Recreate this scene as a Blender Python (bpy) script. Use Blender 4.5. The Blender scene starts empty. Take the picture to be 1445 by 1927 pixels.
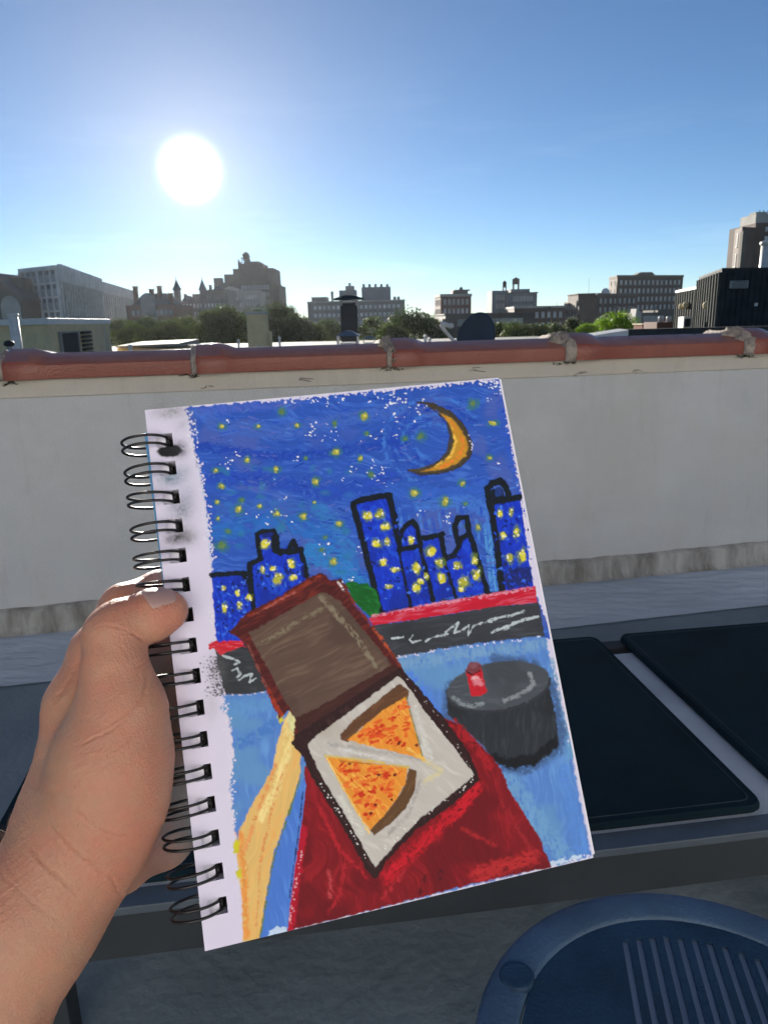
import bpy, bmesh, math, random
import numpy as np
from mathutils import Vector, Matrix
random.seed(7)
rng = np.random.RandomState(11)
R = math.radians

# ------------------------------------------------------------------ camera
PW, PH = 1445.0, 1927.0
F = 1397.0
CX, CY = PW/2, PH/2
PITCH, ROLL = R(14.6), R(1.35)
CAM = np.array([0.0, 0.0, 1.0])
fw = np.array([0, math.cos(PITCH), -math.sin(PITCH)])
up0 = np.array([0, math.sin(PITCH), math.cos(PITCH)])
rt0 = np.array([1.0, 0, 0])
rt = math.cos(ROLL)*rt0 - math.sin(ROLL)*up0
up = math.sin(ROLL)*rt0 + math.cos(ROLL)*up0

sc = bpy.context.scene
col = sc.collection
cam_d = bpy.data.cameras.new('camera')
cam = bpy.data.objects.new('camera', cam_d)
col.objects.link(cam)
cam.matrix_world = Matrix(((rt[0], up[0], -fw[0], CAM[0]), (rt[1], up[1], -fw[1], CAM[1]), (rt[2], up[2], -fw[2], CAM[2]), (0, 0, 0, 1)))
cam_d.sensor_fit = 'VERTICAL'
cam_d.sensor_height = 36.0
cam_d.lens = F/PH*36.0
cam_d.clip_start = 0.02
cam_d.clip_end = 9000
cam_d.dof.use_dof = True
cam_d.dof.focus_distance = 0.30
cam_d.dof.aperture_fstop = 60
sc.camera = cam

def ray(x, y):
    return fw*F + rt*(x-CX) + up*(CY-y)
def at_d(x, y, d):            # depth along the optical axis
    return CAM + ray(x, y)*(d/F)
def at_z(x, y, z):
    r = ray(x, y); return CAM + r*((z-CAM[2])/r[2])
def at_Y(x, y, Y):            # point on a ray at forward distance Y
    r = ray(x, y); return CAM + r*(Y/r[1])
def proj(p):
    q = np.asarray(p)-CAM; d = q@fw
    return CX + (q@rt)/d*F, CY - (q@up)/d*F

# ------------------------------------------------------------------ sun and sky
SUNDIR = ray(358, 320); SUNDIR = SUNDIR/np.linalg.norm(SUNDIR)
SUN_EL = math.asin(SUNDIR[2]); SUN_AZ = math.atan2(SUNDIR[0], SUNDIR[1])
SKY_STRENGTH = 0.052
world = bpy.data.worlds.new("World"); sc.world = world; world.use_nodes = True
nt = world.node_tree; N = nt.nodes; L = nt.links
for n in list(N): N.remove(n)
sky = N.new('ShaderNodeTexSky'); sky.sky_type = 'NISHITA'; sky.sun_disc = False
sky.sun_elevation = SUN_EL; sky.sun_rotation = SUN_AZ
sky.air_density = 0.65; sky.dust_density = 0.0; sky.ozone_density = 3.0; sky.altitude = 30
bg = N.new('ShaderNodeBackground'); bg.inputs['Strength'].default_value = SKY_STRENGTH
out = N.new('ShaderNodeOutputWorld')
L.new(sky.outputs[0], bg.inputs['Color'])
# the over-bright disc of the sun and the bright air right round it
tc = N.new('ShaderNodeTexCoord')
dot = N.new('ShaderNodeVectorMath'); dot.operation = 'DOT_PRODUCT'; dot.inputs[1].default_value = tuple(SUNDIR)
nrm = N.new('ShaderNodeVectorMath'); nrm.operation = 'NORMALIZE'
L.new(tc.outputs['Generated'], nrm.inputs[0]); L.new(nrm.outputs[0], dot.inputs[0])
ac = N.new('ShaderNodeMath'); ac.operation = 'ARCCOSINE'; L.new(dot.outputs['Value'], ac.inputs[0])
def lobe(width, power, colr, strength):
    d = N.new('ShaderNodeMath'); d.operation = 'DIVIDE'; L.new(ac.outputs[0], d.inputs[0]); d.inputs[1].default_value = R(width)
    p = N.new('ShaderNodeMath'); p.operation = 'POWER'; L.new(d.outputs[0], p.inputs[0]); p.inputs[1].default_value = power
    m = N.new('ShaderNodeMath'); m.operation = 'MULTIPLY'; L.new(p.outputs[0], m.inputs[0]); m.inputs[1].default_value = -1
    e = N.new('ShaderNodeMath'); e.operation = 'EXPONENT'; L.new(m.outputs[0], e.inputs[0])
    s = N.new('ShaderNodeMath'); s.operation = 'MULTIPLY'; L.new(e.outputs[0], s.inputs[0]); s.inputs[1].default_value = strength
    b = N.new('ShaderNodeBackground'); b.inputs['Color'].default_value = (*colr, 1); L.new(s.outputs[0], b.inputs['Strength'])
    return b
b1 = lobe(1.5, 3.2, (1.0, .97, .86), 2.2)
b2 = lobe(7.0, 1.0, (1.0, .84, .60), .26)
def addsh(a, b):
    s = N.new('ShaderNodeAddShader'); L.new(a, s.inputs[0]); L.new(b, s.inputs[1]); return s.outputs[0]
# thin high cloud low in the sky
cm = N.new('ShaderNodeMapping'); cm.inputs['Scale'].default_value = (2.2, 2.2, 15); L.new(nrm.outputs[0], cm.inputs['Vector'])
cn = N.new('ShaderNodeTexNoise'); cn.inputs['Scale'].default_value = 1.6; cn.inputs['Detail'].default_value = 7; cn.inputs['Roughness'].default_value = .62; L.new(cm.outputs[0], cn.inputs['Vector'])
cr = N.new('ShaderNodeMapRange'); cr.inputs[1].default_value = .54; cr.inputs[2].default_value = .8; L.new(cn.outputs['Fac'], cr.inputs[0])
sz = N.new('ShaderNodeSeparateXYZ'); L.new(nrm.outputs[0], sz.inputs[0])
cz = N.new('ShaderNodeMapRange'); cz.inputs[1].default_value = .34; cz.inputs[2].default_value = .03; L.new(sz.outputs['Z'], cz.inputs[0])
cmul = N.new('ShaderNodeMath'); cmul.operation = 'MULTIPLY'; L.new(cr.outputs[0], cmul.inputs[0]); L.new(cz.outputs[0], cmul.inputs[1])
cs = N.new('ShaderNodeMath'); cs.operation = 'MULTIPLY'; cs.inputs[1].default_value = .055; L.new(cmul.outputs[0], cs.inputs[0])
cb = N.new('ShaderNodeBackground'); cb.inputs['Color'].default_value = (1, .93, .84, 1); L.new(cs.outputs[0], cb.inputs['Strength'])
L.new(addsh(addsh(addsh(bg.outputs[0], b1.outputs[0]), b2.outputs[0]), cb.outputs[0]), out.inputs['Surface'])

sun_d = bpy.data.lights.new('sun', 'SUN'); sun_d.energy = 5.0; sun_d.angle = R(0.5); sun_d.color = (1.0, .93, .82)
sun = bpy.data.objects.new('sun', sun_d); col.objects.link(sun)
sun.rotation_euler = Vector(tuple(SUNDIR)).to_track_quat('Z', 'Y').to_euler()
sun.location = tuple(SUNDIR*50)

sc.view_settings.view_transform = 'Standard'; sc.view_settings.look = 'None'
sc.view_settings.gamma = 1.0; sc.view_settings.use_curve_mapping = False
sc.view_settings.exposure = 1.25
sc.render.engine = 'CYCLES'
sc.cycles.use_denoising = True
sc.cycles.max_bounces = 6
sc.cycles.volume_bounces = 0
sc.cycles.caustics_reflective = False; sc.cycles.caustics_refractive = False

# ------------------------------------------------------------------ helpers
class MB:
    def __init__(s): s.v = []; s.f = []; s.m = []
    def add(s, vs, fs, mi=0):
        o = len(s.v); s.v += [tuple(map(float, p)) for p in vs]
        s.f += [tuple(o+i for i in f) for f in fs]; s.m += [mi]*len(fs)
    def box(s, x0, x1, y0, y1, z0, z1, mi=0):
        s.prism([(x0, y0), (x1, y0), (x1, y1), (x0, y1)], z0, z1, mi)
    def prism(s, poly, z0, z1, mi=0, top=None):
        n = len(poly)
        area = sum(poly[i][0]*poly[(i+1) % n][1]-poly[(i+1) % n][0]*poly[i][1] for i in range(n))
        if area < 0: poly = poly[::-1]; top = top[::-1] if top else None
        tp = top or poly
        zt = z1 if isinstance(z1, (list, tuple)) else [z1]*n
        vs = [(p[0], p[1], z0) for p in poly]+[(p[0], p[1], zt[i]) for i, p in enumerate(tp)]
        fs = [tuple(range(n-1, -1, -1)), tuple(range(n, 2*n))]
        fs += [(i, (i+1) % n, n+(i+1) % n, n+i) for i in range(n)]
        s.add(vs, fs, mi)
    def extrude(s, prof, a, b, cap=True, mi=0):
        """profile points (3-D offsets) swept from a to b"""
        n = len(prof); a = np.array(a); b = np.array(b)
        vs = [a+np.array(p) for p in prof]+[b+np.array(p) for p in prof]
        fs = [(i, (i+1) % n, n+(i+1) % n, n+i) for i in range(n)]
        if cap: fs += [tuple(range(n-1, -1, -1)), tuple(range(n, 2*n))]
        s.add(vs, fs, mi)
    def tube(s, pts, r, seg=8, closed=False, mi=0):
        pts = [np.array(p, float) for p in pts]; n = len(pts)
        rs = r if isinstance(r, (list, tuple)) else [r]*n
        vs = []; prev = None
        for i, p in enumerate(pts):
            if closed: t = pts[(i+1) % n]-pts[i-1]
            else: t = pts[min(i+1, n-1)]-pts[max(i-1, 0)]
            t = t/(np.linalg.norm(t)+1e-12)
            if prev is None:
                a = np.array([0, 0, 1.0]) if abs(t[2]) < .9 else np.array([1.0, 0, 0])
                u = np.cross(t, a)
            else: u = prev-t*(prev@t)
            u = u/np.linalg.norm(u); prev = u; w = np.cross(t, u)
            for k in range(seg):
                an = 2*math.pi*k/seg
                vs.append(p+rs[i]*(u*math.cos(an)+w*math.sin(an)))
        fs = []
        for i in range(n if closed else n-1):
            j = (i+1) % n
            for k in range(seg):
                k2 = (k+1) % seg
                fs.append((i*seg+k, i*seg+k2, j*seg+k2, j*seg+k))
        if not closed:
            fs += [tuple(range(seg-1, -1, -1)), tuple((n-1)*seg+k for k in range(seg))]
        s.add(vs, fs, mi)
    def lathe(s, c, prof, seg=24, mi=0, squash=1.0):
        vs = []; n = len(prof)
        for (r, z) in prof:
            for k in range(seg):
                a = 2*math.pi*k/seg
                vs.append((c[0]+r*math.cos(a), c[1]+r*math.sin(a)*squash, c[2]+z))
        fs = [(i*seg+k, i*seg+(k+1) % seg, (i+1)*seg+(k+1) % seg, (i+1)*seg+k) for i in range(n-1) for k in range(seg)]
        fs += [tuple(range(seg-1, -1, -1)), tuple((n-1)*seg+k for k in range(seg))]
        s.add(vs, fs, mi)
    def build(s, name, mats, parent=None, smooth=False, bevel=0, subd=0):
        me = bpy.data.meshes.new(name)
        off = np.array(parent_origin(parent))
        me.from_pydata([tuple(np.array(p)-off) for p in s.v], [], s.f)
        if not isinstance(mats, (list, tuple)): mats = [mats]
        for m in mats: me.materials.append(m)
        me.polygons.foreach_set('material_index', s.m)
        bm = bmesh.new(); bm.from_mesh(me); bmesh.ops.recalc_face_normals(bm, faces=bm.faces); bm.to_mesh(me); bm.free()
        if smooth:
            me.polygons.foreach_set('use_smooth', [True]*len(me.polygons))
        me.update()
        o = bpy.data.objects.new(name, me); col.objects.link(o)
        if parent: o.parent = parent
        if bevel:
            md = o.modifiers.new('bevel', 'BEVEL'); md.width = bevel; md.segments = 3; md.limit_method = 'ANGLE'; md.angle_limit = R(35)
            me.polygons.foreach_set('use_smooth', [True]*len(me.polygons))
            md.harden_normals = True
        if subd:
            md = o.modifiers.new('sub', 'SUBSURF'); md.levels = subd; md.render_levels = subd
        return o

ORG = {}
def parent_origin(p):
    o = np.zeros(3)
    while p is not None:
        o = o+np.array(p.location); p = p.parent
    return o
def tag(o, label=None, cat=None, group=None, kind=None):
    if label: o['label'] = label
    if cat: o['category'] = cat
    if group: o['group'] = group
    if kind: o['kind'] = kind
    return o
def empty(name, loc, label, cat, group=None):
    o = bpy.data.objects.new(name, None); o.location = tuple(map(float, loc)); o.empty_display_size = .1
    col.objects.link(o); return tag(o, label, cat, group)
def copy_tree(o, parent=None):
    c = o.copy(); col.objects.link(c); c.parent = parent
    for ch in [x for x in bpy.data.objects if x.parent == o]: copy_tree(ch, c)
    return c

def lin(c):
    c = np.array(c, float)/255
    return np.where(c <= .04045, c/12.92, ((c+.055)/1.055)**2.4)

def mat(name, base, rough=.7, var=.12, scale=4.0, bump=0.0, bscale=None, metal=0.0, spec=.4, c2=None, stretch=(1, 1, 1),
        trans=0.0, sss=0.0, coat=0.0, detail=6, lo=.35, hi=.65):
    m = bpy.data.materials.new(name); m.use_nodes = True
    t = m.node_tree; b = t.nodes['Principled BSDF']
    b.inputs['Roughness'].default_value = rough; b.inputs['Metallic'].default_value = metal
    b.inputs['Specular IOR Level'].default_value = spec
    if coat: b.inputs['Coat Weight'].default_value = coat
    g = t.nodes.new('ShaderNodeNewGeometry')
    mp = t.nodes.new('ShaderNodeMapping'); mp.inputs['Scale'].default_value = stretch
    t.links.new(g.outputs['Position'], mp.inputs['Vector'])
    n = t.nodes.new('ShaderNodeTexNoise'); n.inputs['Scale'].default_value = scale; n.inputs['Detail'].default_value = detail
    n.inputs['Roughness'].default_value = .6
    t.links.new(mp.outputs[0], n.inputs['Vector'])
    mr = t.nodes.new('ShaderNodeMapRange'); mr.inputs[1].default_value = lo; mr.inputs[2].default_value = hi
    t.links.new(n.outputs['Fac'], mr.inputs[0])
    mx = t.nodes.new('ShaderNodeMix'); mx.data_type = 'RGBA'
    ca = np.array(base)
    cb = np.array(c2) if c2 is not None else ca*(1-var)
    if c2 is None: ca = np.minimum(ca*(1+var), .9)
    mx.inputs[6].default_value = (*cb, 1); mx.inputs[7].default_value = (*ca, 1)
    t.links.new(mr.outputs[0], mx.inputs[0]); t.links.new(mx.outputs[2], b.inputs['Base Color'])
    if bump:
        n2 = t.nodes.new('ShaderNodeTexNoise'); n2.inputs['Scale'].default_value = bscale or scale*6; n2.inputs['Detail'].default_value = 5
        t.links.new(mp.outputs[0], n2.inputs['Vector'])
        bp = t.nodes.new('ShaderNodeBump'); bp.inputs['Strength'].default_value = min(1, bump); bp.inputs['Distance'].default_value = .01
        t.links.new(n2.outputs['Fac'], bp.inputs['Height']); t.links.new(bp.outputs[0], b.inputs['Normal'])
    if trans:
        tr = t.nodes.new('ShaderNodeBsdfTranslucent'); t.links.new(mx.outputs[2], tr.inputs['Color'])
        ms = t.nodes.new('ShaderNodeMixShader'); ms.inputs[0].default_value = trans
        o = t.nodes['Material Output']
        t.links.new(b.outputs[0], ms.inputs[1]); t.links.new(tr.outputs[0], ms.inputs[2]); t.links.new(ms.outputs[0], o.inputs['Surface'])
    if sss:
        b.inputs['Subsurface Weight'].default_value = sss
        b.inputs['Subsurface Radius'].default_value = (1.0, .35, .2); b.inputs['Subsurface Scale'].default_value = .004
    return m

M = {}
def weathered(name, base, dark, warm):
    m = mat(name, base, .68, .07, 1.3, .25, 170, c2=tuple(np.array(base)*.86), lo=.3, hi=.7)
    t = m.node_tree; b = t.nodes['Principled BSDF']; g = t.nodes.new('ShaderNodeNewGeometry')
    cur = b.inputs['Base Color'].links[0].from_socket
    for (scl, st, c_, l0, l1, amt) in ((9, (1, 1, .13), dark, .56, .78, .55), (3.2, (1, 1, .5), warm, .5, .72, .6), (30, (1, 1, .3), dark, .62, .8, .35), (2.0, (1, 1, 1.6), tuple(np.array(base)*1.12), .5, .7, .5)):
        mp = t.nodes.new('ShaderNodeMapping'); mp.inputs['Scale'].default_value = st; mp.inputs['Location'].default_value = (scl, 1.3, .4)
        t.links.new(g.outputs['Position'], mp.inputs['Vector'])
        n = t.nodes.new('ShaderNodeTexNoise'); n.inputs['Scale'].default_value = scl; n.inputs['Detail'].default_value = 7; n.inputs['Roughness'].default_value = .65; t.links.new(mp.outputs[0], n.inputs['Vector'])
        r = t.nodes.new('ShaderNodeMapRange'); r.inputs[1].default_value = l0; r.inputs[2].default_value = l1; r.inputs[4].default_value = amt; t.links.new(n.outputs['Fac'], r.inputs[0])
        x = t.nodes.new('ShaderNodeMix'); x.data_type = 'RGBA'; x.inputs[7].default_value = (*c_, 1); t.links.new(cur, x.inputs[6]); t.links.new(r.outputs[0], x.inputs[0]); cur = x.outputs[2]
    t.links.new(cur, b.inputs['Base Color']); return m
M['paint_grey'] = weathered('wall_paint', (.55, .55, .54), (.33, .32, .31), (.50, .47, .41))
M['parge'] = weathered('parge', (.58, .53, .45), (.34, .31, .26), (.62, .55, .42))
M['curb'] = mat('stained_curb', (.48, .46, .42), .8, .2, 15, .6, 90, c2=(.19, .175, .15), stretch=(1, 1, .25), lo=.33, hi=.64, detail=10)
M['membrane'] = mat('membrane', (.56, .62, .70), .55, .2, 3.5, .8, 22, c2=(.38, .43, .49), stretch=(.5, 1.6, 1), lo=.3, hi=.7)
M['floor'] = mat('roof_floor', (.23, .285, .33), .65, .2, 2.2, .4, 45, c2=(.13, .17, .20), lo=.3, hi=.7)
M['far_roof'] = mat('silver_roof', (.55, .54, .50), .7, .1, 1.2, .2, 20)
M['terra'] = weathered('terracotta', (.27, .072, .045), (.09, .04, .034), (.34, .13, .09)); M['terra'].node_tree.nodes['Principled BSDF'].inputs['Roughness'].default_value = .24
def upface_sheen(m, c, amt, lo=.45, hi=.85):       # paints a pale sky reflection into the colour of whatever faces up
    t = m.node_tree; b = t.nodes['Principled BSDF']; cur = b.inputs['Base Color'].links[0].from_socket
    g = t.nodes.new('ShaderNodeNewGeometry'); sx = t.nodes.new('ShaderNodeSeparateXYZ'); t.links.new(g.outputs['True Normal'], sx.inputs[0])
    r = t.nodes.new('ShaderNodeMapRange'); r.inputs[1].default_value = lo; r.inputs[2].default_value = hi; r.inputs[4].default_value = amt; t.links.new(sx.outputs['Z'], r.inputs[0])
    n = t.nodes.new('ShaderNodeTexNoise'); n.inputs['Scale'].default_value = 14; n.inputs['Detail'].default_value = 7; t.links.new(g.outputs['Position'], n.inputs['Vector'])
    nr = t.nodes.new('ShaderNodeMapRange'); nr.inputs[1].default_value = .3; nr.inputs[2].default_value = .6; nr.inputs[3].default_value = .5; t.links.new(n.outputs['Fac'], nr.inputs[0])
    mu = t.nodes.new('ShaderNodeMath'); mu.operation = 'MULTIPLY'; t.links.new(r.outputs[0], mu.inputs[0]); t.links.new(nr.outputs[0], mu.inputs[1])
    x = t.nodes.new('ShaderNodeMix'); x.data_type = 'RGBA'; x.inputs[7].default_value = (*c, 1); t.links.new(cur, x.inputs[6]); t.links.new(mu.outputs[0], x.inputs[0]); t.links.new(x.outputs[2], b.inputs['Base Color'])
upface_sheen(M['terra'], (.30, .165, .125), .6)
M['mortar'] = mat('mortar', (.48, .40, .33), .9, .25, 30, 1.0, 70, c2=(.22, .19, .16))
M['cushion'] = mat('navy_cushion', (.0045, .017, .026), .7, .3, 7, .5, 1100, spec=.15, detail=9)
M['stitch'] = mat('stitching', (.06, .08, .10), .8, .1, 50)
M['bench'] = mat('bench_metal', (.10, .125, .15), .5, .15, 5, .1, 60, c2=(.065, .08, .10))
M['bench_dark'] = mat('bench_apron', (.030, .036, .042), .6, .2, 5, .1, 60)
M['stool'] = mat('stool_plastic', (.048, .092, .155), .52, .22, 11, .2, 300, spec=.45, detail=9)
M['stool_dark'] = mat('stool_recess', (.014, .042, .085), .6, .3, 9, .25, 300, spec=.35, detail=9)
M['stool_slat'] = mat('stool_slat', (.13, .18, .27), .6, .1, 8)
M['wire'] = mat('black_wire', (.010, .009, .009), .34, .1, 80, 0, metal=.0, spec=.5)
M['cover'] = mat('book_cover', (.10, .30, .55), .45, .06, 40)
M['paper'] = mat('paper', (.74, .72, .83), .8, .03, 200)
M['chim_black'] = mat('flue_black', (.025, .026, .028), .55, .2, 8, .2, 30)
M['tin'] = mat('grey_tin', (.20, .21, .22), .4, .15, 12, .05, 30, metal=.4)
M['white_pipe'] = mat('white_pipe', (.62, .60, .56), .5, .1, 9)
M['plume'] = mat('beige_stucco', (.70, .55, .31), .85, .1, 3, .2, 20)
M['plume2'] = mat('grey_stucco', (.30, .28, .24), .85, .1, 3, .2, 20)
M['fascia'] = mat('white_fascia', (.66, .64, .60), .55, .08, 6)
M['dark_metal'] = mat('dark_corrugated', (.030, .034, .038), .8, .2, 3, .1, 30, spec=.12)
M['rib'] = mat('shed_rib', (.055, .062, .06), .9, .2, 3, .1, 30, spec=.05)
M['dish'] = mat('dish_paint', (.030, .042, .060), .5, .1, 3)
M['soil'] = mat('ground_soil', (.07, .085, .05), .9, .3, .02)
M['asphalt'] = mat('street', (.05, .05, .052), .9, .15, .1)
M['bark'] = mat('bark', (.07, .055, .04), .9, .3, 2)
def brick(name, base, c2=None): return mat(name, base, .85, .14, .35, .0, c2=c2)
M['brown_brick'] = brick('brown_brick', (.115, .078, .062))
M['red_brick'] = brick('red_brick', (.17, .08, .058))
M['grey_stone'] = brick('grey_stone', (.23, .215, .195))
M['pale_stone'] = brick('pale_stone', (.40, .385, .35))
M['dark_stone'] = brick('dark_stone', (.13, .115, .10))
M['white_conc'] = brick('white_concrete', (.66, .66, .64))
M['slate'] = brick('slate', (.15, .155, .165))
M['dark_roof'] = brick('dark_roof', (.14, .135, .13))
M['bluegrey'] = brick('blue_grey_panel', (.17, .19, .21))
M['glass'] = mat('window_glass', (.30, .33, .36), .12, .3, .15, spec=.9)
M['glass_lt'] = mat('window_sky_sheen', (.62, .62, .60), .35, .35, .3, spec=.7)  # base colour paled to stand for sky reflected in the panes
M['fin_glass'] = mat('fin_glass', (.06, .07, .08), .3, .3, .2)
M['pale_glass'] = mat('pale_glass', (.34, .38, .42), .3, .25, .2, spec=.7)
M['trim'] = mat('window_trim', (.34, .32, .29), .7, .1, .5)

# ------------------------------------------------------------------ the roof terrace and its parapet
VPX, VPY = 8195., 424.
wd = ray(VPX, VPY); wd = np.array([wd[0], wd[1], 0]); wd /= np.linalg.norm(wd)     # along the wall
wn = np.array([wd[1], -wd[0], 0])                                                  # towards the camera
W0 = at_z(722, 1128, .02); W0 = np.array([W0[0], W0[1], 0])
def wp(s, t, z): return W0 + wd*s + wn*t + np.array([0, 0, z])
def wall_hit(x, y, t=0):
    r = ray(x, y); q = W0+wn*t; k = ((q-CAM)@wn)/(r@wn); p = CAM+r*k
    return (p-W0)@wd, p[2]
def wbox(mb, s0, s1, t0, t1, z0, z1, mi=0):
    mb.prism([tuple(wp(s, t, 0)[:2]) for s, t in ((s0, t0), (s1, t0), (s1, t1), (s0, t1))], z0, z1, mi)

zc_bot = wall_hit(722, 691, .03)[1]
zface = wall_hit(722, 665, .03)[1]
ztop = wall_hit(722, 646, -.02)[1]
zparge = wall_hit(722, 722, .008)[1]
zcurb = wall_hit(722, 1086, .02)[1]
print('wall', W0, zc_bot, zface, ztop, zparge, zcurb)
S0, S1 = -3.2, 5.5

# roof floor: a slab of roof with the building beneath it, running behind the camera
rf = MB()
wbox(rf, S0, S1, .14, 7.2, -.3, 0)
o = rf.build('roof_floor', M['floor']); tag(o, kind='structure')
rf2 = MB(); wbox(rf2, S0, S1, 7.2, 16, -.3, 0.0)
tag(rf2.build('roof_floor_behind', M['far_roof']), kind='structure')

pw = empty('parapet_wall', wp(0, 0, 0), 'long grey painted parapet wall topped with red terracotta coping', 'wall')
mb = MB(); wbox(mb, S0, S1, 0, -.26, -.3, zc_bot); mb.build('wall_body', M['paint_grey'], pw)
# upper render band
mb = MB(); wbox(mb, S0, S1, .008, .0005, zparge, zc_bot-.001); mb.build('render_band', M['parge'], pw, bevel=.003)
mb = MB()
# lumpy stained curb at the foot
n = 260; prof = [(0.001, zcurb), (.014, zcurb-.004), (.024, zcurb-.016), (.026, .055), (.034, .035), (.05, .025)]
vs = []; fs = []
for i in range(n+1):
    s = S0+(S1-S0)*i/n
    w = .001*math.sin(s*7.1)+.0012*math.sin(s*17.3+1)+.0012*math.sin(s*41)
    for k, (t, z) in enumerate(prof):
        vs.append(wp(s, t+(w if k else 0), z+(.0022*math.sin(s*5.3)+.0016*math.sin(s*23)+.001*math.sin(s*61) if k in (0, 1, 2) else .0015*math.sin(s*13+k))))
m_ = len(prof)
for i in range(n):
    for k in range(m_-1): fs.append((i*m_+k, i*m_+k+1, (i+1)*m_+k+1, (i+1)*m_+k))
mb.add(vs, fs); mb.build('base_curb', M['curb'], pw, smooth=True)
# sloped membrane apron
mb = MB(); n = 300; m_ = 9; vs = []; fs = []
for i in range(n+1):
    s = S0+(S1-S0)*i/n
    for k in range(m_):
        q = k/(m_-1); t = .046+q*.31
        z = .030*(1-q)**1.3+.004+.003*math.sin(s*9+q*5)*(1-q)+.0025*math.sin(s*31+q*9+math.sin(s*5)*3)*(1-abs(2*q-1))
        if k == 0: z = .030
        vs.append(wp(s, t+.006*math.sin(s*3+1)*q, z))
for i in range(n):
    for k in range(m_-1): fs.append((i*m_+k, i*m_+k+1, (i+1)*m_+k+1, (i+1)*m_+k))
mb.add(vs, fs); o = mb.build('roof_apron', M['membrane'], None, smooth=True); tag(o, kind='structure')

# terracotta coping: one tile per joint, each with a raised collar
JOINTS = [wall_hit(x, 680, .03)[0] for x in (-362, 0, 365, 733, 1073, 1405)]
JOINTS.append(JOINTS[-1]+.62); JOINTS.append(JOINTS[-1]+.62); JOINTS.append(JOINTS[-1]+.62)
JOINTS.insert(0, JOINTS[0]-.62)
print('joints', JOINTS)
H = ztop-zc_bot
hf = zface-zc_bot
def coping_prof(g=0.0):
    # (t, z) from front bottom lip over the crown to the back
    return [(.032+g, 0), (.034+g, hf*.5), (.034+g, hf*.96), (.027+g, hf+.004+g*.4), (-.010, hf+(H-hf)*.62+g), (-.042, H+g), (-.058, H+g-.001), (-.13, H-.012+g), (-.21, hf+.018+g),
            (-.284, hf), (-.294-g, 0)]
def sweep(mb, secs, mi=0):
    k0 = len(secs[0][1]); vs = []
    for (s, pr) in secs:
        for (t, z) in pr: vs.append(wp(s, t, zc_bot+z))
    fs = []
    for i in range(len(secs)-1):
        for k in range(k0):
            k2 = (k+1) % k0
            fs.append((i*k0+k, i*k0+k2, (i+1)*k0+k2, (i+1)*k0+k))
    fs += [tuple(range(k0-1, -1, -1)), tuple((len(secs)-1)*k0+k for k in range(k0))]
    mb.add(vs, fs, mi)
for i in range(len(JOINTS)-1):
    a, b = JOINTS[i]+.006, JOINTS[i+1]-.006
    mb = MB()
    P = [(a, coping_prof(.010)), (a+.01, coping_prof(.016)), (a+.075, coping_prof(.016)), (a+.10, coping_prof(.010)), (a+.125, coping_prof(0))]
    P += [(a+.125+(b-a-.125)*q, coping_prof(0)) for q in (.3, .6, 1)]
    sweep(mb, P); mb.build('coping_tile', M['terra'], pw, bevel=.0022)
for i, j in enumerate(JOINTS[:-1]):
    mb = MB(); rr = random.Random(i*5+1)
    big = i >= 5
    nseg = 8; secs = []
    w = .010 if not big else .022
    for k in range(nseg+1):
        q = k/nseg; s = j-w+2*w*q
        g = (.012 if not big else .018)*math.sin(math.pi*(.15+.7*q))
        secs.append((s, [(t+rr.uniform(-.002, .003), z+rr.uniform(-.002, .003)*(z > 0)) for t, z in coping_prof(g)]))
    sweep(mb, secs)
    if i >= 4:   # mortar smeared over the crown, ragged at its edges
        wl = .085 if i >= 5 else .04
        def fine(pr, n=5):
            o_ = []
            for a_, b_ in zip(pr[:-1], pr[1:]): o_ += [(a_[0]+(b_[0]-a_[0])*q/n, a_[1]+(b_[1]-a_[1])*q/n) for q in range(n)]
            return o_+[pr[-1]]
        nr = np.random.RandomState(i); ph = nr.rand(6)*6.28
        secs = []
        for k in range(41):
            q = k/40; s = j-wl+(wl+.022)*q; row = []
            for m, (t, z) in enumerate(fine(coping_prof(0))):
                edge = .25+.75*min(1, abs(m-22)/11)                    # reaches farther out on the crown
                e = max(0, min(1, (q-edge*.72-.10*math.sin(m*1.1+ph[0])-.05*math.sin(m*2.7+ph[1]))*7))*max(0, min(1, (1-q)*9))
                if m < 3 or m > 46: e *= .3
                g = -.006+e*(.0225+.005*math.sin(q*19+m*.9+ph[2])+.004*math.sin(q*43+m*2.1+ph[3])+nr.rand()*.0035)
                c0 = (-.12, .0); dx, dz = t-c0[0], z-c0[1]; L_ = math.hypot(dx, dz*2.2)
                row.append((t+g*dx/L_*1.0, z+g*dz*2.2/L_))
            secs.append((s, row))
        sweep(mb, secs)
    o = mb.build('mortar_joint', M['mortar'], pw, smooth=True)
mb = MB(); rr = random.Random(8)
for i, j in enumerate(JOINTS[2:7]):
    for _ in range(9):
        s = j+rr.gauss(0, .02); p = wp(s, .012, zc_bot-.002-abs(rr.gauss(0, .004)))
        mb.tube([p, p+wd*rr.uniform(-.014, .014)+np.array([0, 0, -rr.uniform(0, .008)]), p+wd*rr.uniform(-.02, .02)+np.array([0, 0, -rr.uniform(0, .012)])], [.0022, .0014, .0006], 5)
mb.build('dirt', mat('dark_debris', (.035, .028, .022), .9), pw)
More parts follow.
